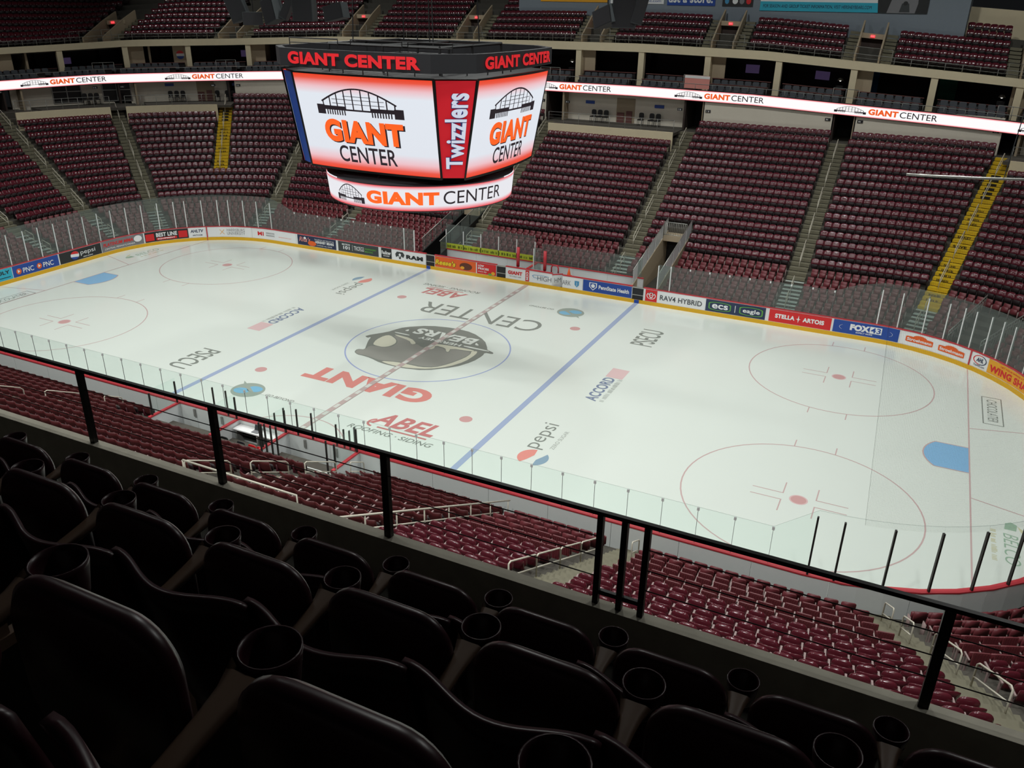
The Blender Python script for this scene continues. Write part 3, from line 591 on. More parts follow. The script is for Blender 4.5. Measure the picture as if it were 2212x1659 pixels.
def seat_proto(kind):
    t = thing('arena_seat', (0,0,-50))
    if kind == 'A':
        sub('backrest', me_of('backrest', A_BACK, 'maroon'), t); sub('seat_pan', me_of('seat_pan', A_PAN, 'maroon'), t); sub('armrest', me_of('armrest', mbvf(arm), 'seat_frame', False), t)
    elif kind == 'C':
        sub('backrest', me_of('backrest', C_BACK, 'maroon_c'), t); sub('seat_pan', me_of('seat_pan', C_PAN, 'maroon_under'), t); sub('armrest', me_of('armrest', mbvf(arm), 'seat_frame', False), t)
    else:
        sub('backrest', me_of('backrest', mbvf(ribs), 'maroon_b', False), t); sub('seat_pan', me_of('seat_pan', B_PAN, 'maroon_b'), t); sub('armrest', me_of('armrest', mbvf(armB), 'seat_frame', False), t)
    return t
# ---- seat positions
AISLE = dict(x=[(16.8,0),(5.4,0),(-6.7,0),(-18.0,0)], a=[(12.5,0),(-17,0),(-36.5,10),(-57.5,0),(-78,0)], e=[(3.1,0)])   # (position, lowest row)
BOXES = [('x',-6.7,5.4),('a',-57.5,-36.5),('a',-78,-57.5),('a',12.5,44)]       # platforms replacing the top three rows
def blocks(d, j):
    """(s centre, half width) of everything that interrupts row j of the far bowl"""
    out = [(x, .60) for x, lo in AISLE['x'] if j >= lo]+[(sang(d, a), .60) for a, lo in AISLE['a'] if j >= lo]+[(-(LS+pi/2*(RC+d)+y), .6) for y, lo in AISLE['e'] if j >= lo]
    if j <= TUN_J: out += [((a+b)/2, (b-a)/2+.12) for a, b in TUN]
    if j < 5: out += [((sang(d,24)+sang(d,36))/2, (sang(d,36)-sang(d,24))/2)]
    if j >= 19:
        for k, a, b in BOXES:
            a, b = (a, b) if k == 'x' else (sang(d, a), sang(d, b)); out.append(((a+b)/2, (b-a)/2))
    return sorted(out)
def fill(d, s0, s1, blk, pitch=.5):
    cuts = [(c-h, c+h) for c, h in blk if c+h > s0 and c-h < s1]; cur = s0; segs = []
    for a, b in sorted(cuts):
        if a > cur: segs.append((cur, a))
        cur = max(cur, b)
    if cur < s1: segs.append((cur, s1))
    res = []
    for a, b in segs:
        n = int((b-a)/pitch)
        if n < 1: continue
        o = (b-a-n*pitch)/2
        res.append([a+o+pitch*(k+.5) for k in range(n)])
    return res
stuffA, stuffB, stuffC, near = [], [], [], []
def near_kind(n): return 'C' if n[5] < 11.9 else 'B' if n[4] < 6 else 'A'
for j in range(22):
    d = DJ[j]+.08
    lo = -(LS+pi/2*(RC+d)+8.5)
    for seg in fill(d, lo, sang(d, 70), blocks(d, j)):
        for s in seg:
            x, y, a = ring(d, s)
            if j == 0 and -9 < x < 9 and abs(s) < LS: continue
            if j <= 1 and -7.9 < x < 8 and abs(s) < LS: continue
            (stuffB if j < 6 else stuffA).append((x, y, TZ[j], pi-a))
# near bowl
def near_seg(x, j): return None
NA = [(5.65,.55),(16.45,.58),(11.95,.12)]
for j in range(22):
    d = DJ[j]+.08
    blk = NA+[(sang(d,15),.62)]
    if j < 3: blk = blk+[(-.15, 5.3)]
    if 7 <= j: blk = blk+([(7.9, 2.2)] if j >= 10 else [])
    for si, seg in enumerate(fill(d, -21.5, sang(d, 70), blk)):
        for k, s in enumerate(seg):
            x, y, a = ringN(d, s); near.append((x, y, TN[j], a, j, s, k, len(seg)))
camp = cam.matrix_world.translation; cami = cam.matrix_world.inverted()
def px(p):
    q = cami @ Vector(p)
    if q.z > -.1: return None
    return 1106-1802.61*q.x/q.z*1.0, 829.5+1802.61*q.y/q.z
def seen(n):
    q = px((n[0], n[1], n[2]+.8))
    if q is None or not (-15 < q[0] < 2225 and -10 < q[1] < 1670): return False
    ledge = 905+(1590-905)*q[0]/2212-18                  # the parapet hides what lies below this line
    return q[1] < ledge+14
def reldist(n): return (Vector(n[:3])-camp).length
cand = sorted([n for n in near if seen(n)], key=reldist); IND = set(id(n) for n in cand[:270])
PROTO = {k: seat_proto(k) for k in 'ABC'}
def near_label(n):
    x, y, z, a, j, s, k, m = n
    if s < 5.65: ref, q = 'left of narrow stairs', m-k
    elif s < 11.95: ref, q = 'left of sloping handrail', m-k
    elif s < 16.45: ref, q = 'right of sloping handrail', k+1
    elif s < sang(DJ[j]+.08, 15): ref, q = 'right of the middle stairs', k+1
    else: ref, q = 'right of the right-hand stairs', k+1
    row = ORD[j+1] if j else 'front'
    return 'maroon folding seat, %s row from the boards, %s seat %s' % (row, ORD[min(q, 30)], ref) if False else 'maroon seat, %s row above near boards, %s seat %s' % (ORD[j+1], ORD[min(q, 30)], ref)
used = {'A': False, 'B': False, 'C': False}
for n in near:
    if id(n) in IND:
        kind = near_kind(n); pr = PROTO[kind]
        kw = dict(label=near_label(n), cat='seat', group='maroon folding seats of the near lower stand')
        if not used[kind]:
            used[kind] = True; pr.location = n[:3]; pr.rotation_euler = (0,0,n[3]); tag(pr, **kw)
        else: place(pr, n[:3], n[3], **kw)
    elif n[1] < 0 and reldist(n) < 80: {'A': stuffA, 'B': stuffB, 'C': stuffC}[near_kind(n)].append((n[0], n[1], n[2], n[3]))
def upper_rows():
    out = []
    for k in range(9):
        d = 22.9+.8*k; z = 13.75+.5*k
        for seg in fill(d, -75, 46, [(s_, 1.75) for s_ in UVOM]):
            for s in seg:
                if k > 3 and s > -13.5 and s < 24: continue
                if k > 5 and s >= 24: continue
                x, y, a = ring(d, s); stuffA.append((x, y, UP(d, s, z)[2], pi-a))
UVOM = [-52.9,-41.0,-29.0,-16.9,-4.7,6.5,17.4,28.6]
upper_rows()
def stuff_mesh(name, sets):
    VV = []; LI = []; LT = []; MI = []; off = 0
    for (V, F, mi), pl in sets:
        if not pl: continue
        V = np.array(V, float); P_ = np.array(pl, float); c, s = np.cos(P_[:,3]), np.sin(P_[:,3])
        X = c[:,None]*V[:,0]-s[:,None]*V[:,1]+P_[:,0:1]; Y = s[:,None]*V[:,0]+c[:,None]*V[:,1]+P_[:,1:2]; Z = V[:,2][None]+P_[:,2:3]
        VV.append(np.stack([X,Y,Z], 2).reshape(-1, 3))
        fl = np.concatenate([np.array(f) for f in F]); lt = np.array([len(f) for f in F])
        LI.append((fl[None]+(np.arange(len(pl))*len(V))[:,None]).ravel()+off); LT.append(np.tile(lt, len(pl))); MI.append(np.tile(np.array(mi), len(pl)))
        off += len(V)*len(pl)
    VV = np.concatenate(VV); LI = np.concatenate(LI); LT = np.concatenate(LT); MI = np.concatenate(MI)
    me = bpy.data.meshes.new(name); me.vertices.add(len(VV)); me.vertices.foreach_set('co', VV.ravel())
    me.loops.add(len(LI)); me.loops.foreach_set('vertex_index', LI.astype(np.int32))
    me.polygons.add(len(LT)); me.polygons.foreach_set('loop_start', np.concatenate([[0], np.cumsum(LT)[:-1]]).astype(np.int32))
    me.polygons.foreach_set('material_index', MI.astype(np.int32)); me.polygons.foreach_set('use_smooth', np.ones(len(LT), bool))
    me.update(calc_edges=True); me.validate(); return me
lowB = (lowB[0], lowB[1], [m_+2 for m_ in lowB[2]])
me = stuff_mesh('arena_seat_rows', [(lowA, stuffA), (lowB, stuffB), (lowC, stuffC)])
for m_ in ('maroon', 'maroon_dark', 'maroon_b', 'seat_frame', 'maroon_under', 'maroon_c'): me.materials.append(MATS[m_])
link('arena_seat_rows', me, None, label='thousands of maroon seats filling the far lower stand and upper deck', cat='seats', kind='stuff')

# ---------------------------------------------------------------- aisle stairs and handrails
def stairs(name, R, zs, pos, j0, j1, label, mt, wd=1.16):
    """pos(d) -> s on the ring"""
    x, y, a = R(DJ[j0], pos(DJ[j0])); t = thing(name, (x, y, zs[j0]), label, 'stairs')
    sg = -1 if R is ring else 1
    cache = {}
    for j in range(j0, j1):
        rise = zs[j]-(zs[j-1] if j else 0)
        for h in (0, 1):
            d = DJ[j]-.415+(.105 if h == 0 else .62); z = zs[j]-rise/2 if h == 0 else zs[j]
            # lower half-step sits in front of the riser of row j, upper one on its tread
            dd = DJ[j]-.415-.235 if h == 0 else DJ[j]-.415+.17
            x, y, a = R(dd, pos(dd)); m_ = mt(j)
            k = (m_,); 
            if k not in cache: cache[k] = me_of('step', mbvf(MB().box((0,0,-.03), (wd,.30,.05)) if m_ == 'step_alu' else MB().box((0,0,-.09), (wd,.43 if R is ring else .36,.18))), m_, False)
            o = bpy.data.objects.new('step', cache[k]); COL.objects.link(o); o.location = (x, y, z+.012); o.rotation_euler = (0,0,sg*a if R is ring else a)
            o.parent = t; o.matrix_parent_inverse = parent_inv(t)
    return t
def railpts(R, zs, pos, j0, j1, h, off=0):
    out = []
    for j in (j0, j1):
        d = DJ[j]; x, y, a = R(d, pos(d)+off); out.append(Vector((x, y, zs[j])))
    return out
def handrail(R, zs, pos, j0, j1, label, group, m='rail_cream', h=.92, off=0, r=.024):
    a, b = railpts(R, zs, pos, j0, j1, h, off); up = Vector((0,0,1))
    q = MB(); e = (b-a)*.06
    q.tube([a, a+up*(h-.06), a+up*h+e, b+up*h-e, b+up*(h-.06), b], r)
    if (b-a).length > .3: q.tube([a+up*h*.55, b+up*h*.55], r*.85)
    return q.build('aisle_handrail', m, None, True, label=label, cat='handrail', group=group)
def XS(x): return lambda d: x
def AS(deg): return lambda d: sang(d, deg)
alu = lambda j: 'step_alu' if j < 6 else 'step_concrete'
yel = lambda j: 'step_alu' if j < 5 else 'step_yellow'
FA = [('right yellow corner stairs', AS(12.5), 0, yel), ('stairs above the red serif advert', XS(16.8), 0, alu), ('stairs above the blue shield advert', XS(5.4), 0, alu), ('stairs behind the left team bench', XS(-6.7), 0, alu),
      ('stairs just left below the scoreboard', XS(-18.0), 0, alu), ('stairs left of the scoreboard', AS(-17), 0, alu), ('left yellow stairs', AS(-36.5), 10, yel), ('stairs left of the yellow stairs', AS(-57.5), 0, alu), ('stairs near the left frame edge', AS(-78), 0, alu),
      ('stairs cut by the left frame edge', lambda d: -(LS+pi/2*(RC+d)+3.1), 0, alu)]
for nm, pos, lo, mt in FA:
    j0 = max(lo, 2 if nm in ('stairs above the blue shield advert','stairs behind the left team bench') else 0)
    stairs('aisle_stairs', ring, TZ, pos, j0, 22, 'long flight of '+nm if nm.startswith('stairs') else nm+' painted with black words', mt)
    k = 1
    if lo == 0:
        handrail(ring, TZ, pos, max(1, j0-1), max(1, j0-1)+1, 'short looped handrail at the foot of the '+nm, 'stair handrails in the far stand'); handrail(ring, TZ, pos, 3, 4, 'small looped handrail second from the foot of the '+nm, 'stair handrails in the far stand')
    for j in range(max(lo, 6), 20, 3):
        handrail(ring, TZ, pos, j, j+2, '%s sloping handrail up the %s' % (ORD[k], nm), 'stair handrails in the far stand'); k += 1
# painted words and round mark on the yellow steps
for deg, rows in ((12.5, {6: 's', 8: 's', 9: 's', 11: 'SAVE', 12: 'SAUCEY', 14: 's', 15: 's', 17: 'm', 18: 'm', 19: 'm'}), (-36.5, {11: 's', 12: 's', 14: 's', 16: 's', 17: 's', 19: 'm', 20: 'm'})):
    st = [o for o in bpy.data.objects if o.name.startswith('aisle_stairs') and ('right yellow' if deg > 0 else 'left yellow') in o['label']][0]
    for j, wd_ in rows.items():
        for h in (0, 1):
            dd = DJ[j]-.415-.235-.222 if h == 0 else DJ[j]-.415+.17-.222; z0 = TZ[j]-(TZ[j]-TZ[j-1])*(.5 if h == 0 else 0)-.16
            x, y, a = ring(dd, sang(dd, deg))
            fn = lambda u, v, x=x, y=y, a=a, z0=z0: (x+(u-.5)*cos(a), y-(u-.5)*sin(a), z0+v)
            if wd_ == 's': polys(scribble(.15, 0, .7, .14, 9, j*2+h), fn, 'black', st, 'painted_mark')
            elif wd_ == 'm': polys([rect(.22, 0, .8, .15)], fn, 'black', st, 'painted_mark')
            elif h == 1: lettering(wd_, fn, .1, 0, .8, .15, 'black', st, .04)
# near stairs and rails
for nm, pos, j1 in (('middle stairs of the near stand', XS(16.45), 22), ('right-hand stairs of the near stand', AS(15), 22), ('narrow stairs behind the penalty boxes', XS(5.65), 22)):
    stairs('aisle_stairs', ringN, TN, pos, 0, j1, 'metal and concrete '+nm, (lambda j: 'step_concrete') if '16' in str(pos(1)) or 'middle' in nm else alu, 1.06)
GR = 'stair handrails of the near stand'
for i, (j0, j1) in enumerate(((2,3),(4,5),(6,7),(8,9))):
    handrail(ringN, TN, XS(16.45), j0, j1+.0 if False else j1+1 if j1 < 9 else 10, 'cream handrail loop, %s from the boards, left of the middle stairs' % ORD[i+1], GR, off=-.5)
handrail(ringN, TN, XS(16.45), 0, 1, 'thin cream handrail loop at the foot of the middle stairs', GR, off=.35)
for i, (j0, j1) in enumerate(((0,1),(2,3),(4,6),(7,9),(10,12))):
    handrail(ringN, TN, AS(15), j0, j1, 'cream handrail, %s up the right-hand near stairs' % ORD[i+1], GR, off=.0 if i < 2 else .25)
for i, (j0, j1) in enumerate(((0,1),(2,4),(5,7),(8,10),(11,13))):
    handrail(ringN, TN, XS(5.65), j0, j1, 'cream handrail loop, %s up the stairs behind the penalty boxes' % ORD[i+1], GR)
for i, x_ in enumerate((-6.4,)):
    for k, (j0, j1) in enumerate(((1,2),(3,5),(6,8))): handrail(ringN, TN, XS(x_), j0, j1, 'cream handrail loop, %s up the stand at the left frame edge' % ORD[k+1], GR)
# long sloping rail and walkway rail
q = MB(); a = Vector((11.75,-13.6,1.15)); b = Vector((11.85,-23.9,6.5)); lo_ = Vector((0,0,.42))
q.tube([a, b], .03); q.tube([a-lo_+Vector((0,-.9,.42)), b-lo_], .026)
for k in range(8):
    t_ = k/7*.97+.015; p_ = a.lerp(b, t_); q.tube([p_, p_-Vector((0,0,.95 if k else .8))], .024)
q.build('sloping_handrail', 'rail_cream', None, True, label='long cream two-bar handrail sloping down the near stand to the boards', cat='handrail')
q = MB(); q.tube([(5.9,-22.6,5.85),(9.9,-22.6,5.85),(9.9,-22.6,4.9)], .03); q.tube([(5.9,-22.6,5.85),(5.9,-22.6,4.9)], .03)
q.build('walkway_handrail', 'rail_cream', None, True, label='level cream handrail across the near stand beside dark parapet', cat='handrail')

# ---------------------------------------------------------------- team benches (far side)
bw = thing('bench_back_wall', (0,14.6,0), 'white wall with red cap behind the team benches', 'wall')
for k in range(6):
    x0 = -7.3+k*2.5; MB().span(x0, x0+2.49, 14.55, 14.67, 0, 1.15).build('wall_panel', 'board_white', bw)
MB().span(-7.3, 7.7, 14.53, 14.69, 1.15, 1.2).build('cap_rail', 'cap_red', bw)
MB().span(-.12, .02, 13.07, 14.55, 0, 1.1).build('divider_wall', 'board_white', bw); MB().span(-.14, .04, 13.07, 14.55, 1.1, 1.15).build('divider_cap', 'cap_red', bw)
bg_ = thing('bench_glass', (-4,14.6,1.2), 'glass screen with lime printed band behind the left team bench', 'glass shield')
for k in range(5):
    x0 = -7.3+k*1.42; MB().span(x0+.02, x0+1.40, 14.6, 14.615, 1.2, 3.0).build('glass_pane', 'glass_far', bg_)
    MB().span(x0-.03, x0+.03, 14.58, 14.64, 1.2, 2.6).build('support_post', 'post_white', bg_)
MB().span(-.25, -.19, 14.58, 14.64, 1.2, 2.6).build('support_post', 'post_white', bg_)
bd = MB().span(-7.3, -.2, 14.58, 14.59, 1.22, 1.62).build('printed_band', 'p_lime', bg_, label='lime band with repeated dark words')
for k in range(8): polys(scribble(0, 0, .34, .2, 5, k)+scribble(.42, 0, .34, .2, 5, k+20), lambda u, v, k=k: (-7.2+.88*k+u, 14.572, 1.32+v), 'p_lgreen', bd, 'small_print')
bg2 = thing('bench_glass', (4,14.6,1.2), 'low glass screen behind the right team bench', 'glass shield')
for k in range(5):
    x0 = .3+k*1.45; MB().span(x0+.02, x0+1.43, 14.6, 14.615, 1.2, 2.55).build('glass_pane', 'glass_far', bg2)
for i, x0 in enumerate((-5.6, 2.0)):
    t = thing('players_bench', (x0+2,14.1,0), 'long bench seat behind the %s' % ('orange advert' if i == 0 else 'blue shield advert'), 'bench')
    MB().span(x0, x0+4.4, 13.95, 14.3, .46, .52).build('seat_plank', 'step_alu', t)
    for k in range(4): MB().span(x0+.2+k*1.3, x0+.28+k*1.3, 13.98, 14.27, 0, .46).build('leg', 'dark', t)
for i, x in enumerate((-.86, 1.15)):
    t = thing('padded_post', (x,13.3,0), 'upright red padded post on the %s of the bench divider' % ('left' if i == 0 else 'right'), 'post')
    MB().prism(rrect(x-.1, 13.18, x+.1, 13.36, .05, 3), 1.1, 2.45).build('padding', 'cap_red', t, True); MB().span(x-.05, x+.05, 13.22, 13.32, 0, 1.12).build('stem', 'post_white', t)
t = thing('bench_end_glass', (.4,13.3,1.1), 'narrow upright glass pane between the red posts', 'glass pane'); MB().span(.3, .85, 13.3, 13.315, 1.1, 2.6).build('pane', 'glass_far', t); MB().span(.26, .31, 13.28, 13.34, 1.1, 2.5).build('post', 'post_white', t)
t = thing('bench_door', (1.85,13.0,0), 'open white bench door with red cap', 'door'); dr_ = MB().box((2.12,13.22,.55), (.75,.05,.86), radians(40)).build('door_leaf', 'board_white', t); MB().box((2.12,13.22,1.0), (.77,.09,.06), radians(40)).build('door_cap', 'cap_red', t)
lettering('HM', lambda u, v: (1.9+u*cos(radians(40)), 12.99+u*sin(radians(40)), .45+v), .12, 0, .45, .32, 'p_text', dr_, -.01)
q = MB(); q.tube([(1.55,13.5,1.0),(1.55,13.5,1.35),(1.65,13.5,1.5),(1.95,13.5,1.5),(2.05,13.5,1.35),(2.05,13.5,1.0)], .05, 8); q.build('red_hoop', 'cap_red', None, True, label='small red hoop rail beside the open bench door', cat='rail')
t = thing('traffic_cone', (2.75,13.7,.0), 'small orange traffic cone on the bench behind the open door', 'cone'); MB().lathe([(.13,.9),(.02,1.42),(.0,1.43)], (2.75,13.7,0), 14).build('cone_body', 'p_orange', t, True); MB().box((2.75,13.7,.88), (.3,.3,.04)).build('cone_base', 'p_orange', t); MB().box((2.75,13.7,.43), (.34,.34,.86)).build('stand_box', 'dark', t)
# ---------------------------------------------------------------- players' tunnels
for i, (xa, xb) in enumerate(TUN):
    side = 'left' if i == 0 else 'right'
    t = thing('players_tunnel', ((xa+xb)/2,13.6,0), 'dark players tunnel cut into the far stand, %s of the benches' % side, 'tunnel')
    zt = TZ[TUN_J]+.1; y1 = HY+DJ[TUN_J]+.415; y0 = HY+.7
    for k, x in enumerate((xa, xb)):
        w_ = .12 if k else -.12
        pr = [(y0,0),(y1,0),(y1,zt+.1),(y0,.95)]
        b = MB(); n = 4
        b.add([(x,y,z) for y,z in pr]+[(x+w_,y,z) for y,z in pr], [(0,1,2,3),(7,6,5,4)]+[(a_,a_+4,(a_+1)%4+4,(a_+1)%4) for a_ in range(4)])
        b.build('tunnel_wall', 'tan_wall' if i else 'black', t)
        for m_ in range(5):                       # sloped guard panels
            f0, f1 = m_/5+.01, (m_+1)/5-.01
            ya, yb = y0+(y1-y0)*f0, y0+(y1-y0)*f1; za, zb = .95+(zt-.85)*f0, .95+(zt-.85)*f1; xg = x+w_/2
            MB().add([(xg,ya,za),(xg,yb,zb),(xg,yb,zb+.95),(xg,ya,za+.95),(xg+.02,ya,za),(xg+.02,yb,zb),(xg+.02,yb,zb+.95),(xg+.02,ya,za+.95)], [(0,1,2,3),(7,6,5,4),(3,2,6,7),(0,3,7,4),(1,5,6,2)]).build('guard_panel', 'glass_far' if i == 0 else 'board_white', t)
        xg = x+w_/2; MB().tube([(xg,y0,1.95),(xg,y1,zt+1.05)], .03).build('guard_rail', 'steel', t, True)
    MB().span(xa, xb, y1-.05, y1, 0, zt-.35).build('tunnel_mouth', 'black', t)
    MB().span(xa, xb, y0, y1, -.1, .02).build('tunnel_floor', 'concrete_dark', t)
    MB().span(xa, xb, y1-1.2, y1, zt-.35, zt).build('tunnel_lintel', 'tan_wall', t)
    gt = MB(); gt.tube([(xa,y1-1.2,zt+.05),(xa,y1-1.2,zt+1.0),(xb,y1-1.2,zt+1.0),(xb,y1-1.2,zt+.05)], .03); gt.tube([(xa,y1-1.2,zt+.12),(xb,y1-1.2,zt+.12)], .025)
    for k in range(12): xx = xa+.12+(xb-xa-.24)*k/11; gt.tube([(xx,y1-1.2,zt+.12),(xx,y1-1.2,zt+1.0)], .012, 5)
    gt.build('gate_railing', 'steel', t, True)
# right corner ramp with glass-sided rails
t = thing('corner_ramp', (28.5,16,0), 'ramp with railings leading down at the far right corner', 'ramp')
for dg in (24.5, 35.5):
    b = MB(); pts = []
    for j in range(0, 6): x, y, a = ring(DJ[j], sang(DJ[j], dg)); pts.append(Vector((x, y, TZ[j])))
    b.tube([p_+Vector((0,0,1.15)) for p_ in pts], .035); b.tube([p_+Vector((0,0,.9)) for p_ in pts], .03)
    for k in range(20):
        f_ = k/19*(len(pts)-1); i_ = min(int(f_), len(pts)-2); p_ = pts[i_].lerp(pts[i_+1], f_-i_); b.tube([p_, p_+Vector((0,0,1.15))], .014, 5)
    b.build('ramp_railing', 'steel', t, True)
b = MB(); vs = []
for j in (0, 5):
    for dg in (24.5, 35.5): x, y, a = ring(DJ[j], sang(DJ[j], dg)); vs.append((x, y, .1+.02*j))
b.add(vs, [(0,1,3,2)]).build('ramp_floor', 'concrete_dark', t)

# ---------------------------------------------------------------- concourse wall, doorways, platforms
ZB, ZT_ = 10.28, 11.05
def aisle_s(d):
    L = [(sang(d,12.5),'a'),(16.8,'x'),(5.4,'x'),(-6.7,'x'),(-18.0,'x')]+[(sang(d,a),'a') for a in (-17,-36.5,-57.5,-78)]
    return [s for s, _ in L]
dW = 19.45; aw = aisle_s(dW); edges_ = [sang(dW,44)]+aw+[-(LS+pi/2*(RC+dW)+9)]
def is_box(i): return i in (0, 3, 7, 8)     # sections with a railed platform
wall = thing('wall_back', (0,HY+dW,8), 'cream concourse wall behind the top row of the far stand', kind='structure')
for i, (a, b) in enumerate(zip(edges_, edges_[1:])):
    m_ = MB(); z0 = TZ[18] if is_box(i) else TZ[21]-.1; ring_box(m_, a-.75 if i else a, b+.75, dW+(1.0 if is_box(i) else 0), dW+(1.2 if is_box(i) else .2), z0, ZB+.6, up=False, step=1.5); m_.build('wall_panel', 'concourse_wall', wall)
PZ = TZ[21]-.05
for i, s in enumerate(aw):
    t = thing('door_%d' % (i+1), ring(dW, s)[:2]+(TZ[21],), kind='structure', label='dark doorway at the top of the %s' % FA[i][0])
    b = MB(); ring_box(b, s-.75, s+.75, dW+3.2, dW+3.3, TZ[21]-.1, ZB+.6); b.build('back_panel', 'suite_dark', t)
    for e in (-1, 1): b = MB(); ring_box(b, s+e*.75-.08, s+e*.75+.08, dW-.0, dW+3.2, TZ[21]-.1, ZB+.6); b.build('side_wall', 'tan_wall' if e > 0 else 'brown_dark', t)
    b = MB(); ring_box(b, s-.75, s+.75, dW-.4, dW+3.2, TZ[21]-.12, TZ[21]-.02); b.build('threshold', 'concrete', t)
    for e in (-1, 1):
        b = MB(); ring_box(b, s+e*1.15-.2, s+e*1.15+.2, dW-.04, dW, ZB-.42, ZB-.22); sgn = b.build('section_sign', 'dark', None, label='dark section sign %s of doorway above %s' % ('left' if e < 0 else 'right', FA[i][0]), cat='sign', group='section number signs')
        polys(scribble(-.12, 0, .24, .12, 4, i), ring_map(dW-.05, s+e*1.15, ZB-.38), 'white', sgn, 'sign_number')
BXL = {0: 'far right', 3: 'centre right', 7: 'second from the left', 8: 'leftmost'}
chairN = 0
def chair_mesh():
    b = MB(); b.box((0,0,.45), (.44,.44,.07)); b.add(*pan_shape(.42,.5,1.0,-.24,-.19,.14,3,.01))
    for sx in (-1,1):
        for sy in (-1,1): b.box((sx*.19, sy*.19, .21), (.03,.03,.42))
    return b.mesh('chair')
CH = chair_mesh(); CH.materials.append(MATS['black'])
for i, (a, b_) in enumerate(zip(edges_, edges_[1:])):
    if not is_box(i): continue
    s1, s0 = a-.72, b_+.72; dF = DJ[19]-.45
    if i == 0: s0, s1 = b_+.72, a
    t = thing('viewing_platform', ring(dF, (s0+s1)/2)[:2]+(TZ[19],), '%s railed platform with cream front in the top of the far stand' % BXL[i], 'platform')
    k = (RC+dF)/(RC+dW) if abs(s0) > LS+1 else 1
    f0, f1 = (s0, s1) if k == 1 else ((-1 if s0 < 0 else 1)*(LS+(abs(s0)-LS)*k), (-1 if s1 < 0 else 1)*(LS+(abs(s1)-LS)*k))
    m_ = MB(); ring_box(m_, f0, f1, dF, dF+.15, TZ[18]-.1, PZ+.2); m_.build('front_wall', 'cream_wall', t)
    m_ = MB(); ring_box(m_, f0, f1, dF+.1, dW+1.0, PZ-.1, PZ+.12); m_.build('platform_floor', 'concrete', t)
    rl = MB(); st = stations(f0, f1, 1.35)
    for s in st: x, y, _ = ring(dF+.1, s); rl.tube([(x,y,PZ+.1),(x,y,PZ+1.1)], .022, 5)
    for h in (.4,.63,.86,1.1): rl.tube([ring(dF+.1, s)[:2]+(PZ+h,) for s in st], .02 if h > 1 else .007, 5)
    rl.build('railing', 'rail_grey', t, True)
    if i == 0: continue
    mid = (f0+f1)/2
    if i != 8:
        m_ = MB(); ring_box(m_, mid-.8, mid+.8, dW+.95, dW+1.0, PZ+.1, PZ+2.1); m_.build('wall_niche', 'tan_wall', t)
        m_ = MB(); ring_box(m_, mid-.7, mid-.1, dW+.85, dW+.95, PZ+.12, PZ+.95); ring_box(m_, mid+.1, mid+.6, dW+.85, dW+.95, PZ+.12, PZ+1.1); m_.build('niche_cabinet', 'counter', t)
    else:
        for w_, wc in enumerate((mid-3, mid+1.2)):
            wn = thing('window_%d' % (w_+1), ring(dW+1, wc)[:2]+(PZ,), kind='structure', label='%s dark window with white mullions above the leftmost platform' % ('left' if w_ == 0 else 'right'))
            m_ = MB(); ring_box(m_, wc-1.2, wc+1.2, dW+.95, dW+.98, PZ+.3, ZB+.3); m_.build('pane', 'black', wn)
            m_ = MB()
            for u in (-1.2,0,1.2): ring_box(m_, wc+u-.04, wc+u+.04, dW+.9, dW+.95, PZ+.3, ZB+.3)
            for z in (.3,1.25): ring_box(m_, wc-1.2, wc+1.2, dW+.9, dW+.95, PZ+z, PZ+z+.07)
            m_.build('mullions', 'rail_grey', wn)
    for q_, off in enumerate((-2.6,-2.05,-1.5,1.6,2.5,3.05) if i != 8 else (-.9,-.4,.1)):
        d_ = dW+.2; x, y, an = ring(d_, mid+off); chairN += 1
        link('stacking_chair', CH, None, label='black chair %s from left on the %s platform' % (ORD[q_+1], BXL[i]), cat='chair', group='black chairs on the platforms')
        o = bpy.context.scene.objects[-1] if False else None
        c_ = [o_ for o_ in COL.objects][-1]; c_.location = (x, y, PZ+.12); c_.rotation_euler = (0,0,pi-an)
    if i in (3, 7):
        for off, cm in ((-3.2, 'p_blue'), (2.9, 'p_blue')):
            m_ = MB(); ring_box(m_, mid+off-.4, mid+off+.4, dW+.92, dW+.97, ZB-.45, ZB-.2); m_.build('wall_sign', cm, None, label='small blue sign %s on the wall above the %s platform' % ('left' if off < 0 else 'right', BXL[i]), cat='sign', group='blue wall signs')
# ---------------------------------------------------------------- ribbon screen, suites, upper deck front
S0, S1 = -78, 40
slab = MB(); ring_box(slab, S0, S1, 19.4, 26.5, ZB+.02, ZB+.3, up=True); slab.build('suite_floor_slab', 'concrete_dark', kind='structure')
rb = thing('ribbon_screen', (0,HY+19.3,ZB), 'long white lit ribbon screen along the far balcony front', 'screen')
st = stations(S0, S1, 1.0); b = MB(); b.uv = []
for s in st:
    for z, v in ((ZB,0),(ZT_,1)): b.v.append(UP(19.3, s, z)); b.uv.append((s, v))
b.f = [(2*k,2*k+1,2*k+3,2*k+2) for k in range(len(st)-1)]; b.build('screen_face', 'screen_ribbon', rb)
b = MB(); ring_box(b, S0, S1, 19.31, 19.5, ZB-.03, ZT_+.04, up=True); b.build('screen_housing', 'dark', rb)
def brand(fn, u, v, ht, parent, bold=.05):
    lettering('GIANT', fn, u, v, 2.05, ht, 'led_orange', parent, bold); lettering('CENTER', fn, u+2.15, v, 2.5, ht, 'led_dark', parent, .004)
for s in (-57.05,-45.0,-33,-20.75,-8.7,3.75,16.0,28.2):
    fn = up_map(19.28, s, ZB+.14); polys([[(x*2.25, y*1.15) for x, y in pl] for pl in arch_logo()], fn, 'led_dark', rb, 'hall_emblem'); brand(fn, 2.4, .05, .42, rb)
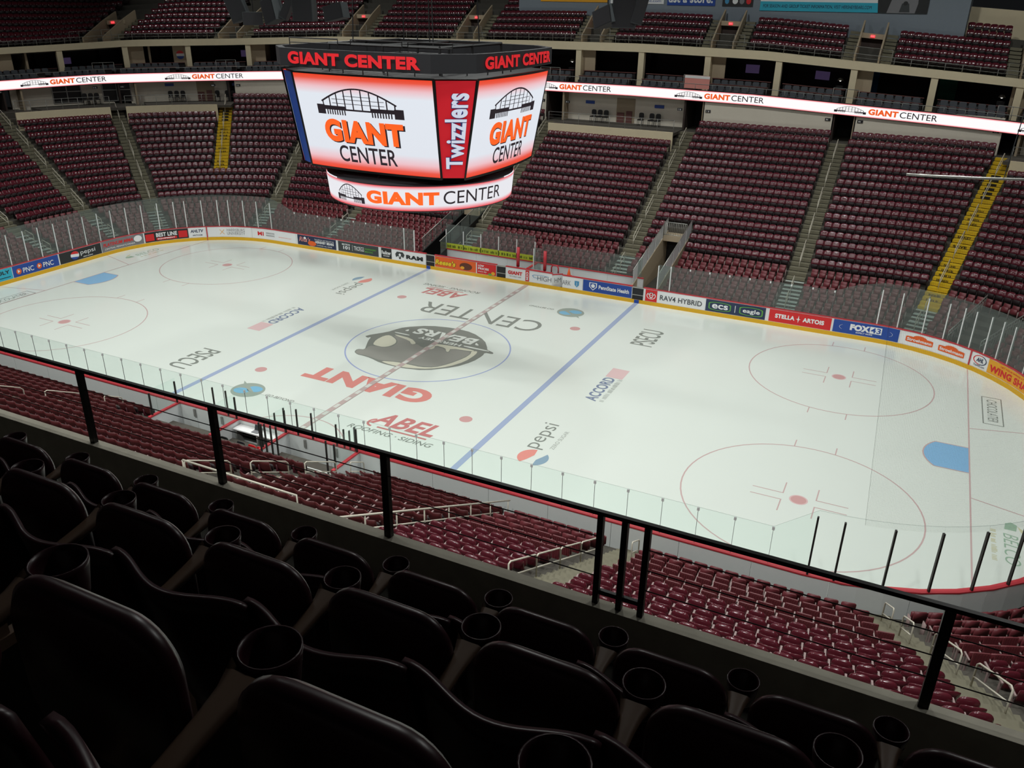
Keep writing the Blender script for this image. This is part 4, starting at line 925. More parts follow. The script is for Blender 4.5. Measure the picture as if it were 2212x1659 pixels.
# balcony rail
ra = MB(); st = stations(S0, S1, 1.4)
for s in st: ra.tube([UP(19.5, s, ZT_), UP(19.5, s, ZT_+.42)], .018, 4)
for h in (.42,): ra.tube([UP(19.5, s, ZT_+h) for s in st], .022, 5)
ra.build('balcony_railing', 'rail_grey', None, True, label='thin metal railing above the ribbon screen', cat='railing')
# raised gate rails on the balcony
for i, s in enumerate((-50.3,-39.6,-7.3,5.2,16.6,27.6)):
    q = MB(); 
    for a in (s-.9, s, s+.9): q.tube([UP(19.55, a, ZT_), UP(19.55, a, ZT_+1.0)], .025, 5)
    q.tube([UP(19.55, s-.9, ZT_+1.0), UP(19.55, s+.9, ZT_+1.0)], .025, 5)
    q.build('gate_frame', 'rail_grey', None, True, label='raised railing frame on the balcony, %s from the left' % ORD[i+1], cat='railing', group='raised balcony frames')
b = MB(); ring_box(b, 4.4, 6.4, 19.5, 19.53, ZT_+.1, ZT_+1.0, up=True); o_ = b.build('balcony_banner', 'ice_pred', None, label='pinkish red printed panel hung on the balcony railing', cat='banner')
b = MB(); ring_box(b, 4.4, 6.4, 19.49, 19.5, ZT_+.8, ZT_+.98, up=True); b.build('banner_top', 'white', o_)
# tiers, counters, back walls
b = MB(); ring_box(b, S0, S1, 20.9, 26.5, ZB+.3, ZB+.62, up=True); b.build('suite_tier', 'concrete_dark', kind='structure')
b = MB(); ring_box(b, S0, S1, 22.0, 26.5, ZB+.62, ZB+.9, up=True); b.build('suite_tier', 'concrete_dark', kind='structure')
b = MB(); ring_box(b, S0, S1, 26.3, 26.5, ZB, 13.6, up=True); b.build('wall_suite_back', 'brown_dark', kind='structure')
beam = MB(); ring_box(beam, S0, S1, 21.5, 22.3, 13.28, 13.84, up=True); beam.build('trim_1', 'cream_wall', kind='structure', label='cream beam along the upper deck front')
b = MB(); ring_box(b, S0, S1, 22.3, 26.5, 13.5, 13.7, up=True); b.build('upper_deck_slab', 'concrete_dark', kind='structure')
CP = 5.58; ncol = range(-13, 7)
sch = MB(); sch.box((0,.02,.42), (.5,.46,.2)); sch.add(*pan_shape(.5,.45,.88,-.28,-.18,.08,2,.02)); sch.box((-.27,0,.5),(.05,.44,.32)); sch.box((.27,0,.5),(.05,.44,.32))
SCH = sch.mesh('suite_chair'); SCH.materials.append(MATS['suite_chair'])
for n in ncol:
    s = CP*n; b = MB(); ring_box(b, s-.24, s+.24, 21.55, 22.05, ZB+.3, 13.3, up=True)
    b.build('suite_column', 'cream_wall', None, label='cream column under the upper deck, %s' % ('%s right of the scoreboard' % ORD[n+2] if n >= -1 else '%s left of the scoreboard' % ORD[-n-5] if n <= -6 else '%s behind the scoreboard' % ORD[-n-1]), cat='column', group='cream suite columns')
    wide = n % 2
    if wide:
        b = MB(); ring_box(b, s-.1, s+1.35, 22.05, 22.2, ZB+.3, 13.3, up=True); ring_box(b, s-.1, s+.1, 22.2, 26.3, ZB+.6, 13.4, up=True); b.build('suite_divider', 'tan_wall', kind='structure')
    # bay n .. n+1
    hidden = -6 <= n <= -3
    for r_, (d0, z0) in enumerate(((20.25, ZB+.3), (21.35, ZB+.62))):
        b = MB(); ring_box(b, s+.5, s+CP-.5, d0+.42, d0+.6, z0+.0, z0+.86, up=True); o_ = b.build('suite_counter', 'suite_dark', None, label='dark ledge behind the %s chairs, %s' % (('front','rear')[r_], 'bay %s from right frame edge' % ORD[6-n] if n >= -2 else 'bay %s from left frame edge' % ORD[n+14]), cat='counter', group='suite ledges')
        b = MB(); ring_box(b, s+.45, s+CP-.45, d0+.36, d0+.66, z0+.86, z0+.9, up=True); b.build('ledge_top', 'counter', o_)
        if hidden or n < -11: continue
        for k in range(7):
            sc_ = s+CP/2+(k-3)*.62; x, y, an = ring(d0, sc_); o = bpy.data.objects.new('suite_chair', SCH); COL.objects.link(o)
            o.location = (x, y, UP(d0, sc_, z0)[2]); o.rotation_euler = (0,0,pi-an)
            tag(o, 'dark grey suite chair, %s row, %s from left, %s' % (('front','rear')[r_], ORD[k+1], 'bay %s from right frame edge' % ORD[6-n] if n >= -2 else 'bay %s from left frame edge' % ORD[n+14]), 'chair', 'grey suite chairs')
    if not hidden and n >= -11:
        random.seed(n*7+1)
        b = MB(); m_ = 'suite_dark'
        if n in (3, 4):
            q = MB(); ring_box(q, s+.35, s+1.6, 25.05, 25.15, ZB+.9, 13.3, up=True); q.build('coloured_panel', 'blue_panel' if n == 3 else 'green_panel', kind='structure')
        ring_box(b, s+.3, s+CP-.3, 25.2, 25.3, ZB+.9, 13.3, up=True); b.build('suite_back_panel', m_, kind='structure')
        if n in (1, -11, -8, 2): 
            b = MB(); ring_box(b, s+2.4, s+3.5, 25.0, 25.1, 12.1, 12.7, up=True); b.build('suite_screen', 'tv_glow', None, label='small dim screen on the back wall of a suite, bay %s' % ('%s from right frame edge' % ORD[6-n] if n >= -2 else '%s from left frame edge' % ORD[n+14]), cat='screen')
        if n in (-1, 1, 2, 3, 4, -2):
            e = .75 if n % 2 else 4.6; p_ = UP(22.6, s+e, 12.35)
            t = thing('dome_lamp', p_, 'small bright domed lamp over a serving stand, bay %s from right frame edge' % ORD[6-n], 'lamp')
            MB().lathe([(.0,.22),(.14,.18),(.22,.05),(.24,0)], p_, 14).build('dome_shade', 'steel', t, True); MB().lathe([(.0,.02),(.12,.0),(.0,-.06)], p_, 12).build('bulb', 'led_bulb', t, True)
            q_ = UP(22.6, s+e, 11.2); MB().box((q_[0], q_[1], q_[2]+.4), (.5,.4,.8)).build('serving_stand', 'black', t)
p_ = UP(22.2, CP*-9+4.9, 12.6); t = thing('round_wall_sign', p_, 'round red white and blue sign on the left suite wall', 'sign')
b = MB(); ring_box(b, CP*-9+3.9, CP*-9+5.3, 22.1, 22.2, ZB+.5, 13.3, up=True); b.build('suite_divider', 'tan_wall', kind='structure')
fn = up_map(22.08, CP*-9+4.6, 12.45)
polys([ell(0,0,.36,.36,24)], fn, 'p_white', t, 'disc'); polys([ell(0,.03,.34,.31,14,.15,pi-.15)], up_map(22.06, CP*-9+4.6, 12.5), 'p_red', t, 'disc_top'); polys([ell(0,-.03,.34,.31,14,pi+.15,2*pi-.15)], up_map(22.06, CP*-9+4.6, 12.42), 'p_blue', t, 'disc_bottom')
# upper deck: tiers, railing, vomitories
for k in range(9):
    b = MB()
    for a, e in ((S0,-13.5),(-13.5,24),(24,S1)):
        if k > 3 and (a, e) == (-13.5,24): continue
        if k > 5 and a == 24: continue
        ring_box(b, a, e, 22.45+.8*k, 23.3+.8*k, 13.2+.5*k, 13.75+.5*k, up=True)
    b.build('upper_tier', 'concrete_dark', kind='structure')
ra = MB(); st = stations(S0, S1, 1.15)
for i, s in enumerate(st):
    if all(abs(s-v) > 1.8 for v in UVOM): ra.tube([UP(21.75, s, 13.84), UP(21.75, s, 14.36)], .02, 4)
for h in (.52,.26): ra.tube([UP(21.75, s, 13.84+h) for s in st], .02 if h > .3 else .01, 4)
ra.build('upper_railing', 'rail_grey', None, True, label='thin metal railing along the cream upper deck front', cat='railing')
VL = ['leftmost','second from left','third from left','fourth from left','fourth from right','third from right','second from right','rightmost']
for i, s in enumerate(UVOM):
    t = thing('upper_entrance', UP(22.6, s, 13.84), '%s upper deck entrance between stairs with red exit sign' % VL[i], 'entrance')
    for e in (-1, 1):
        pr = [UP(22.0, s+e*.8, 13.84), UP(25.6, s+e*.8, 13.84), UP(25.6, s+e*.8, 16.6), UP(24.2, s+e*.8, 15.8), UP(22.0, s+e*.8, 14.3)]
        pr2 = [UP(d_, s+e*.92, z_) for d_, z_ in ((22.0,13.84),(25.6,13.84),(25.6,16.6),(24.2,15.8),(22.0,14.3))]
        MB().add(pr+pr2, [tuple(range(5)), tuple(range(9,4,-1))]+[(k,k+5,(k+1)%5+5,(k+1)%5) for k in range(5)]).build('side_wall', 'tan_wall', t)
        for k in range(8):
            q = MB(); ring_box(q, s+e*1.35-.4, s+e*1.35+.4, 22.4+.4*k, 22.82+.4*k, 13.8+.25*k, 14.0+.25*k, up=True); q.build('step', 'step_concrete', t)
        q = MB(); q.tube([UP(21.8, s+e*.95, 13.84), UP(21.8, s+e*.95, 14.85), UP(21.8, s+e*1.75, 14.85), UP(21.8, s+e*1.75, 13.84)], .022, 5); q.build('end_railing', 'rail_grey', t, True)
    b = MB(); ring_box(b, s-.8, s+.8, 24.6, 24.7, 13.84, 15.5, up=True); b.build('doorway', 'brown_dark', t)
    b = MB(); ring_box(b, s-.8, s+.8, 24.2, 24.75, 15.4, 15.75, up=True); b.build('door_head', 'tan_wall', t)
    b = MB(); ring_box(b, s-.15, s+.15, 24.12, 24.2, 15.48, 15.64, up=True); ex = b.build('exit_sign', 'exit_red', t, label='lit red exit sign')
    lettering('EXIT', up_map(24.1, s, 15.51), -.12, 0, .24, .1, 'white', ex, .03)
    q = MB(); q.tube([UP(21.8, s-.95, 14.85), UP(21.8, s+.95, 14.85)], .02, 5); q.build('gate_rail', 'rail_grey', t, True)
# grey wall with banners
gw = MB(); ring_box(gw, -13.5, LS, 26.1, 26.4, 13.5, 22, up=True); ring_box(gw, LS, 23.6, 26.1, 26.4, 13.5, 22, up=True); ring_box(gw, 23.5, 23.7, 26.1, 30, 13.5, 22, up=True); gw.build('wall_upper', 'grey_wall', kind='structure', label='blue grey wall above the upper deck hung with banners')
b = MB(); ring_box(b, 23.7, S1, 28.6, 28.8, 16, 18.2, up=True); b.build('wall_upper_right', 'cream_wall', kind='structure'); b = MB(); ring_box(b, S0, -13.5, 30.2, 30.4, 16, 19, up=True); b.build('wall_upper_left', 'cream_wall', kind='structure')
def zpx(s, py, d):
    """height on the wall (d outside the boards, station s) that shows at image row py"""
    lo, hi = 8, 30
    for _ in range(40):
        m_ = (lo+hi)/2; q = px(ring(d, s)[:2]+(m_,))
        if q[1] > py: lo = m_
        else: hi = m_
    return lo
BAN = [(-11.3,-4.9,4,'p_gold','yellow banner high on the grey wall',[]),(-4.6,.2,8,'p_white','white banner high on the grey wall',[T('yourgiantfood.com',.25,.03,.7,.07,'p_blue',0)]),(.5,4.6,12,'p_blue','dark blue banner with white words',[T('ust a store.',.03,.06,.92,.18,'p_white',.03)]),
       (5.2,7.7,14,'p_black','black banner with small round logos',[P('p_hblue',ell(.15,.12,.07,.07,14)),P('p_white',ell(.42,.12,.09,.07,14)),P('p_grey',ell(.64,.12,.08,.07,14)),P('p_red',ell(.86,.12,.08,.07,14))]),
       (8.3,20.8,26,'p_white','wide white and cyan banner with grey bear picture',[P('p_cyan',rect(0,0,.75,.2)),T('JOIN BEAR NATION',.12,.26,.52,.24,'p_black',.05),T('FOR SEASON AND GROUP TICKET INFORMATION, VISIT HERSHEYBEARS.COM',.02,.06,.66,.08,'p_navy',.0),P('p_black',[(.72,0),(1,0),(1,1),(.7,1),(.7,.5)]),P('p_grey',[(.77,0),(.785,.22),(.8,.42),(.82,.5),(.84,.44),(.9,.45),(.92,.5),(.935,.4),(.94,.2),(.93,0)]),P('p_dgrey',[(.84,.02),(.85,.2),(.89,.2),(.9,.02)]),P('p_black',ell(.87,.2,.014,.045,10))])]
for s0, s1, py, bg, lab, prints in BAN:
    z0 = zpx((s0+s1)/2, py, 26.05)
    pl = lambda k, s0=s0, z0=z0: (lambda u, v: (ring(26.03-.01*k, s0+u)[0], ring(26.03-.01*k, s0+u)[1], z0+v+.0*u))
    b = MB(); f_ = pl(0); h = 3.4; b.add([f_(0,0),f_(s1-s0,0),f_(s1-s0,h),f_(0,h)]+[(x,y+.05,z) for x,y,z in (f_(0,0),f_(s1-s0,0),f_(s1-s0,h),f_(0,h))], [(0,1,2,3),(7,6,5,4),(0,4,5,1),(1,5,6,2),(2,6,7,3),(3,7,4,0)])
    o_ = b.build('wall_banner', bg, None, label=lab, cat='banner'); paint(o_, None, lambda k: pl(k+2), s1-s0, h, prints)

# ---------------------------------------------------------------- scoreboard over centre ice
SCX, SCY = -.2, .1
sb = thing('scoreboard', (SCX, SCY, 8.8), 'hanging eight-sided video scoreboard with lower ring over centre ice', 'scoreboard')
FDS, FWS, Z0, Z1, INS = (4.85,5.3,4.85,5.3), (3.72,3.66,3.72,3.66), 10.35, 14.55, .75
def face_map(k, off=0):
    """u in -1..1 across, v in 0..1 up; face k turned by 90 degrees each"""
    def fn(u, v):
        dist = FDS[k]-INS*(1-v)+.28*(1-u*u)+off; xx = u*FWS[k]*(1-.035*(1-v)); a = k*pi/2
        lx, ly = xx, -dist
        return (SCX+lx*cos(a)-ly*sin(a), SCY+lx*sin(a)+ly*cos(a), Z0+(Z1-Z0)*v)
    return fn
def grid_uv(fn, nu, nv, u0=-1, u1=1, v0=0, v1=1):
    b = MB(); b.uv = []
    for j in range(nv+1):
        for i in range(nu+1): b.v.append(fn(u0+(u1-u0)*i/nu, v0+(v1-v0)*j/nv)); b.uv.append((i/nu, j/nv))
    b.f = [(j*(nu+1)+i, j*(nu+1)+i+1, (j+1)*(nu+1)+i+1, (j+1)*(nu+1)+i) for j in range(nv) for i in range(nu)]
    return b
for k in range(4):
    fn = face_map(k); sc = grid_uv(fn, 14, 8).build('video_screen', 'screen_main', sb, True)
    fr = MB()
    for u0, u1, v0, v1 in ((-1.015,1.015,-.025,0),(-1.015,1.015,1,1.02),(-1.03,-1,-.02,1.02),(1,1.03,-.02,1.02)):
        g1 = grid_uv(face_map(k, .02), 10 if u1-u0 > 1 else 1, 1, u0, u1, v0, v1); g1.uv = None; fr.add(g1.v, g1.f)
    fr.build('screen_frame', 'black', sb)
    if k not in (0, 1): continue
    f2 = face_map(k, .04); g_ = lambda u, v: f2(u, v)
    f3 = lambda u, v: face_map(k, .035)(u, v)
    polys([[(-.68+x*1.28, .57+y*.72) for x, y in pl] for pl in arch_logo()], g_, 'led_dark', sc, 'hall_emblem')
    lettering('GIANT', lambda u, v: face_map(k, .045)(u+.014, v-.012), -.62, .30, 1.2, .245, 'led_dark', sc, .055); lettering('GIANT', lambda u, v: face_map(k, .06)(u, v), -.62, .30, 1.19, .245, 'led_orange', sc, .055)
    lettering('CENTER', g_, -.45, .085, .88, .18, 'led_dark', sc, .012)
# solid core behind the screens
core = MB()
for z, f_ in ((Z0-.05, -INS), (Z1+.05, 0)):
    D, D1 = FDS[0]-.12+f_, FDS[1]-.12+f_; W_, W1 = FWS[0]-.05+(f_*.15), FWS[1]-.05+f_*.15
    core.v += [(SCX+x, SCY+y, z) for x, y in ((-W_,-D),(W_,-D),(D1,-W1),(D1,W1),(W_,D),(-W_,D),(-D1,W1),(-D1,-W1))]
core.f = [tuple(range(8))[::-1], tuple(range(8,16))]+[(i,(i+1)%8,8+(i+1)%8,8+i) for i in range(8)]
core.build('cabinet', 'black', sb)
def corner_map(k, off=0):
    a = k*pi/2
    def fn(u, v):
        D = FDS[k]-INS*(1-v)+off; W_ = FWS[k]*(1-.035*(1-v)); D1 = FDS[(k+1)%4]-INS*(1-v)+off; W1 = FWS[(k+1)%4]*(1-.035*(1-v))
        p0 = Vector((W_, -D)); p1 = Vector((D1, -W1)); p = p0.lerp(p1, .04+.92*u)
        return (SCX+p.x*cos(a)-p.y*sin(a), SCY+p.x*sin(a)+p.y*cos(a), Z0+(Z1-Z0)*v)
    return fn
for k in range(4):
    m_ = 'sign_red' if k in (0, 2) else 'p_blue'
    cp = grid_uv(corner_map(k), 1, 1, 0, 1).build('corner_panel', m_, sb, label='red corner panel with upright silver word' if k == 0 else None)
    fr = MB()
    for u0, u1 in ((-.05,.03),(.97,1.05)): g1 = grid_uv(corner_map(k, .02), 1, 1, u0, u1, 0, 1); fr.add(g1.v, g1.f)
    fr.build('panel_frame', 'black', sb)
    if k == 0:
        wd_ = 'Twizzlers'
        for off, bold, m_ in ((.03, .07, 'led_navy'), (.05, .03, 'led_silver')):
            lettering(wd_, lambda u, v, off=off, k=k: corner_map(k, off)(.84-v, .1+u), 0, 0, .78, .62, m_, cp, bold)
# upper ring with red channel letters
def oct_path(D, W_, z, n=6, r=1.2):
    out = []
    for k in range(4):
        a = k*pi/2
        for i in range(n+1):
            u = -1+2*i/n; x, y = u*W_, -(D+.3*(1-u*u)); out.append((SCX+x*cos(a)-y*sin(a), SCY+x*sin(a)+y*cos(a), z))
    return out
RD, RW = 5.35, 3.95; b = MB(); lo_ = oct_path(RD, RW, 14.86); hi_ = oct_path(RD, RW, 15.62); n = len(lo_)
lo2 = oct_path(RD-.25, RW-.15, 14.86); hi2 = oct_path(RD-.25, RW-.15, 15.62)
b.v = lo_+hi_+hi2+lo2; b.f = [(L*n+i, L*n+(i+1)%n, ((L+1)%4)*n+(i+1)%n, ((L+1)%4)*n+i) for L in range(4) for i in range(n)]
b.build('upper_ring', 'dark', sb)
for k in range(4):
    a = k*pi/2
    def rm(u, v, a=a):
        x = u*RW; y = -(RD+.3*(1-u*u)+.05); return (SCX+x*cos(a)-y*sin(a), SCY+x*sin(a)+y*cos(a), 14.86+v)
    lt = lettering('GIANT CENTER', rm, -.86, .12, 1.75, .52, 'led_red', sb, .05, name='channel_letters')
    lt.data.update()
q = MB()                                          # rigging frame on top
for (x0,y0),(x1,y1) in (((-3,-3),(3,-3)),((3,-3),(3,3)),((3,3),(-3,3)),((-3,3),(-3,-3)),((-3,0),(3,0)),((0,-3),(0,3))):
    q.tube([(SCX+x0,SCY+y0,15.75),(SCX+x1,SCY+y1,15.75)], .07, 5); q.tube([(SCX+x0,SCY+y0,15.1),(SCX+x1,SCY+y1,15.1)], .06, 5)
for x in (-3,0,3):
    for y in (-3,0,3): q.tube([(SCX+x,SCY+y,14.5),(SCX+x,SCY+y,15.8)], .06, 5)
for k in range(24):
    a = 2*pi*k/24; q.tube([(SCX+4.6*cos(a),SCY+4.6*sin(a),14.5),(SCX+4.6*cos(a),SCY+4.6*sin(a),15.0)], .03, 4)
q.build('rigging_frame', 'black', sb)
q = MB()
for x, y in ((-2.2,-2.2),(2.2,-2.2),(2.2,2.2),(-2.2,2.2),(0,0),(.5,.3)): q.tube([(SCX+x,SCY+y,15.6),(SCX+x*.8,SCY+y*.8,28)], .03, 5)
q.build('hoist_cables', 'black', sb)
q = MB()
for s0, s1 in ((-4.2,-1.5),(-.8,1.9),(2.2,4.4)):
    for y in (-4.3,):
        q.tube([(SCX+s0,SCY+y,15.6),(SCX+s0,SCY+y,16.0),(SCX+s1,SCY+y,16.0),(SCX+s1,SCY+y,15.6)], .03, 4); q.tube([(SCX+s0,SCY+y,15.8),(SCX+s1,SCY+y,15.8)], .02, 4)
q.build('service_rails', 'black', sb)
# lower ring screen
RR = 4.75
def ring_scr(off): return lambda u, v: (SCX+(RR+off-.12*(1-v/1.15))*sin(u), SCY-(RR+off-.12*(1-v/1.15))*cos(u), 8.68+v)
b = MB(); b.uv = []; N = 72
for i in range(N+1):
    for v in (0, 1.15): b.v.append(ring_scr(0)(2*pi*i/N, v)); b.uv.append((i/N, v/1.15))
b.f = [(2*i,2*i+2,2*i+3,2*i+1) for i in range(N)]; lr = b.build('lower_ring_screen', 'screen_ring', sb, True)
b = MB(); b.lathe([(RR-.1,8.66),(RR-.2,8.6),(RR-.5,8.62),(RR-.5,9.9),(RR-.02,9.88)], (SCX,SCY,0), 48); b.build('lower_ring_housing', 'dark', sb)
for a0 in (.56-1.02, .56-1.02+pi):
    f_ = lambda u, v, a0=a0: ring_scr(.04)(a0+u/RR, v)
    polys([[(x*1.95, .12+y*2.1) for x, y in pl] for pl in arch_logo()], f_, 'led_dark', lr, 'hall_emblem')
    lettering('GIANT', f_, 2.1, .28, 3.55, .62, 'led_orange', lr, .055); lettering('CENTER', f_, 5.85, .3, 3.4, .62, 'led_dark', lr, .0)
q = MB()
for k in range(8):
    a = 2*pi*k/8; q.tube([(SCX+4*cos(a),SCY+4*sin(a),9.8),(SCX+3.4*cos(a),SCY+3.4*sin(a),Z0)], .05, 5)
q.build('ring_hangers', 'black', sb)
lb = MB(); lb.lathe([(0,9.85),(4.3,9.85),(4.3,9.95),(0,9.95)], (SCX,SCY,0), 32); lb.build('service_deck', 'dark', sb)

# ---------------------------------------------------------------- hanging loudspeakers at the top of the picture
def world_at(pxx, pyy, Y):
    d = cam.matrix_world.to_3x3() @ Vector(((pxx-1106)/1802.61, -(pyy-829.5)/1802.61, -1)); t = (Y-camp.y)/d.y; return camp+d*t
SP = [(515,18,1.2,.8,1.6,.3,-.35,10),(548,40,1.3,.9,.8,.6,0,10),(590,22,1.4,.8,1.5,-.3,-.3,10),(625,10,.5,.6,1.9,.2,.5,10),(660,22,1.5,.8,1.3,.1,0,10),(728,26,1.6,.8,.9,-.1,-.2,10),(1312,36,1.5,.8,.9,-.5,-.3,10),(1352,24,1.3,.8,1.7,.1,0,10),(1384,18,.6,.9,1.6,.3,.25,10)]
for i, (ax, ay, sx, sy, sz, rz, ry, Y) in enumerate(SP):
    c = world_at(ax, ay, Y); left = ax < 1000
    t = thing('hanging_loudspeaker', c, 'dark angular loudspeaker hanging %s, %s in its cluster' % ('left above the scoreboard' if left else 'right above the scoreboard', ORD[i+1] if left else ORD[i-5]), 'loudspeaker', group='hanging loudspeakers')
    w2, d2, h2 = sx/2*1.0, sy/2, sz/2; M3 = Matrix.Rotation(rz, 3, 'Z') @ Matrix.Rotation(ry, 3, 'Y')
    vs = [M3 @ Vector(q_)+c for q_ in ((-w2,-d2,-h2),(w2,-d2,-h2),(w2*.8,d2,-h2),(-w2*.8,d2,-h2),(-w2,-d2,h2),(w2,-d2,h2),(w2*.8,d2,h2),(-w2*.8,d2,h2))]
    MB().add(vs, [(0,3,2,1),(4,5,6,7),(0,1,5,4),(1,2,6,5),(2,3,7,6),(3,0,4,7)]).build('speaker_cabinet', 'p_dgrey', t)
    gv = [M3 @ Vector(q_)+c for q_ in ((-w2*.92,-d2-.02,-h2*.92),(w2*.92,-d2-.02,-h2*.92),(w2*.92,-d2-.02,h2*.92),(-w2*.92,-d2-.02,h2*.92))]
    MB().add(gv, [(0,1,2,3)]).build('speaker_grille', 'dark', t)
    MB().tube([c+Vector((0,0,h2*.8)), c+Vector((0,0,8))], .03, 5).build('hanging_cable', 'black', t)

# ---------------------------------------------------------------- penalty boxes and scorer table (near side)
pb = thing('penalty_box', (-3.3,-14,0), 'left penalty box with white walls and red top rails', 'penalty box'); pb2 = thing('penalty_box', (2.9,-14,0), 'right penalty box with white walls and red top rails', 'penalty box')
for t, (xa, xb) in ((pb, (-5.02,-1.56)), (pb2, (1.12,4.72))):
    for x in (xa, xb):
        MB().span(x-.05, x+.05, -14.75, -13.1, 0, 1.06).build('side_wall', 'board_white', t); MB().span(x-.07, x+.07, -14.8, -13.12, 1.06, 1.12).build('top_rail', 'cap_red', t)
        MB().span(x-.01, x+.005, -14.7, -13.15, 1.12, 2.3).build('glass_pane', 'glass_near', t)
        for y in (-13.2,-14.6): MB().span(x-.03, x+.03, y-.03, y+.03, 1.12, 2.15).build('glass_post', 'post_dark', t)
    MB().span(xa, xb, -14.85, -14.75, 0, .9).build('back_wall', 'board_back', t); MB().span(xa+.2, xb-.2, -14.5, -14.15, .44, .5).build('bench_plank', 'board_back', t)
    for k in range(2): MB().box((xa+.9+k*1.6, -13.13, .78), (.1,.06,.36)).build('door_latch', 'rail_grey', t)
    MB().span(xa+.1, xb-.1, -14.7, -13.2, -.1, .015).build('rubber_floor', 'dark', t)
t = thing('scorer_table', (-.2,-13.4,0), 'long white scorer table between the penalty boxes', 'table'); MB().span(-1.45, 1.0, -13.6, -13.12, .82, .87).build('table_top', 'white', t)
for x in (-1.35,-.2,.9): MB().span(x-.04, x+.04, -13.55, -13.2, 0, .82).build('leg', 'rail_grey', t)
MB().span(-1.45, 1.0, -13.22, -13.17, .3, .82).build('modesty_panel', 'dark', t)
t = thing('laptop', (-.35,-13.35,.87), 'small open grey laptop on the scorer table', 'laptop'); MB().box((-.35,-13.4,.885), (.34,.24,.02)).build('keyboard', 'p_grey', t); MB().box((-.35,-13.26,1.0), (.34,.02,.23), 0, -.3).build('screen', 'p_dgrey', t)
for i, (x, m_) in enumerate(((-1.2,'black'),(-.3,'dark'),(.3,'p_red'),(.75,'p_red'))):
    t = thing('folding_chair', (x,-14.15,0), ('black chair at the left end of the scorer table','dark chair at the middle of the scorer table','red folding chair behind the scorer table','red folding chair nearest the right penalty box')[i], 'chair')
    MB().box((x,-14.15,.45), (.42,.4,.05)).build('seat', m_, t); MB().add([(a,b,c) for a,b,c in [(x+v[0],-14.15+v[1]-.05,v[2]) for v in pan_shape(.42,.55,.9,-.2,-.16,.1,3,.01)[0]]], pan_shape(.42,.55,.9,-.2,-.16,.1,3,.01)[1]).build('backrest', m_, t)
    for sx in (-1,1):
        for sy in (-1,1): MB().tube([(x+sx*.18,-14.15+sy*.17,.43),(x+sx*.19,-14.15+sy*.2,0)], .014, 5).build('leg', 'rail_grey', t)
for t, pl in ((pb2, [(1.7,-13.12,2.3),(2.46,-13.12,2.3),(1.02,-13.12,2.2),(.5,-13.12,1.85),(3.68,-13.12,2.08),(4.05,-13.12,1.95),(4.33,-13.12,1.96),(4.59,-13.12,2.18),(1.22,-14.8,2.35),(1.5,-14.8,2.35),(1.8,-14.8,2.35),(2.08,-14.8,2.35),(4.5,-14.8,2.35)]), (pb, [(-2.85,-13.12,2.3),(-2.1,-13.12,2.3)])):
    for x, y, z in pl: MB().span(x-.025, x+.025, y-.03, y+.03, .3 if y < -14 else 1.11, z).build('glass_post', 'post_dark', t)
# ---------------------------------------------------------------- safety net behind the near right corner
nt_ = thing('safety_net', (26,-12.4,3.5), 'fine grey safety net hanging over the right end glass', 'net')
b = MB(); b.uv = []; st = stations(23.45, 39.5, .7); acc = 0
for s in st:
    x, y, a = ringN(.06, s); 
    for v in (0, 1): b.v.append((x-.95*v*max(0, 1-(s-23)/8), y+.15*v, 3.3+10.45*v)); b.uv.append((s, 10.45*v))
b.f = [(2*k,2*k+2,2*k+3,2*k+1) for k in range(len(st)-1)]; b.build('netting', 'net', nt_)
q = MB(); q.tube([b.v[2*k+1] for k in range(len(st))], .035, 6); q.build('top_bar', 'steel', nt_, True)
q = MB(); q.tube([b.v[1], b.v[0]], .003, 4); q.build('edge_rope', 'p_dgrey', nt_)
q = MB()
for k in (3, 8, 14): q.tube([b.v[2*k+1], (b.v[2*k+1][0]+.6, b.v[2*k+1][1]-.5, 27)], .012, 4)
q.build('hanging_lines', 'p_dgrey', nt_)

# ---------------------------------------------------------------- foreground: upper deck, parapet, guard rail, seats
K = 1.138
def px_x(x): return 22.9435+(x-22.9435)*K       # measured on y=-34, set back to the rail's line
YR, ZL, ZR = -33.6, 14.85, 15.40
par = MB().span(10, 32, -33.645, -33.57, 13.6, ZL).build('wall_parapet', 'concrete_ledge', kind='structure', label='dark concrete parapet ledge in front of the nearest seats')
MB().span(10, 32, -38.5, -33.645, 13.4, 14.55).build('floor_upper', 'concrete_dark', kind='structure')
MB().span(10, 32, -38.5, -34.95, 14.55, 15.12).build('floor_upper_tier', 'concrete_dark', kind='structure'); MB().span(10, 32, -38.5, -35.75, 15.12, 15.69).build('floor_upper_tier', 'concrete_dark', kind='structure')
MB().span(10, 32, -38.5, -36.55, 15.69, 16.0).build('floor_upper_tier', 'concrete_dark', kind='structure')
gr = thing('guard_rail', (22, YR, ZL), 'black steel guard rail on the parapet with thin cables', 'guard rail')
MB().span(12, 31, YR-.012, YR+.012, ZR-.022, ZR).build('top_bar', 'rail_black', gr)
POST = [px_x(v) for v in (16.7,17.75,18.76,19.78,20.88,21.99,22.10,22.20,23.345,24.4,25.5)]
for x in POST:
    thin = abs(x-px_x(22.1)) < .2
    MB().span(x-(.015 if thin else .022), x+(.015 if thin else .022), YR-.016, YR+.016, ZL, ZR-.02).build('post', 'rail_black', gr)
MB().span(px_x(21.99), px_x(22.2), YR-.01, YR+.01, ZL+.06, ZL+.085).build('gate_bar', 'rail_black', gr)
for h in (.16,.28,.40): 
    MB().tube([(12,YR,ZL+h),(px_x(21.99),YR,ZL+h)], .0032, 5).build('cable', 'rail_black', gr); MB().tube([(px_x(22.2),YR,ZL+h),(31,YR,ZL+h)], .0032, 5).build('cable', 'rail_black', gr)
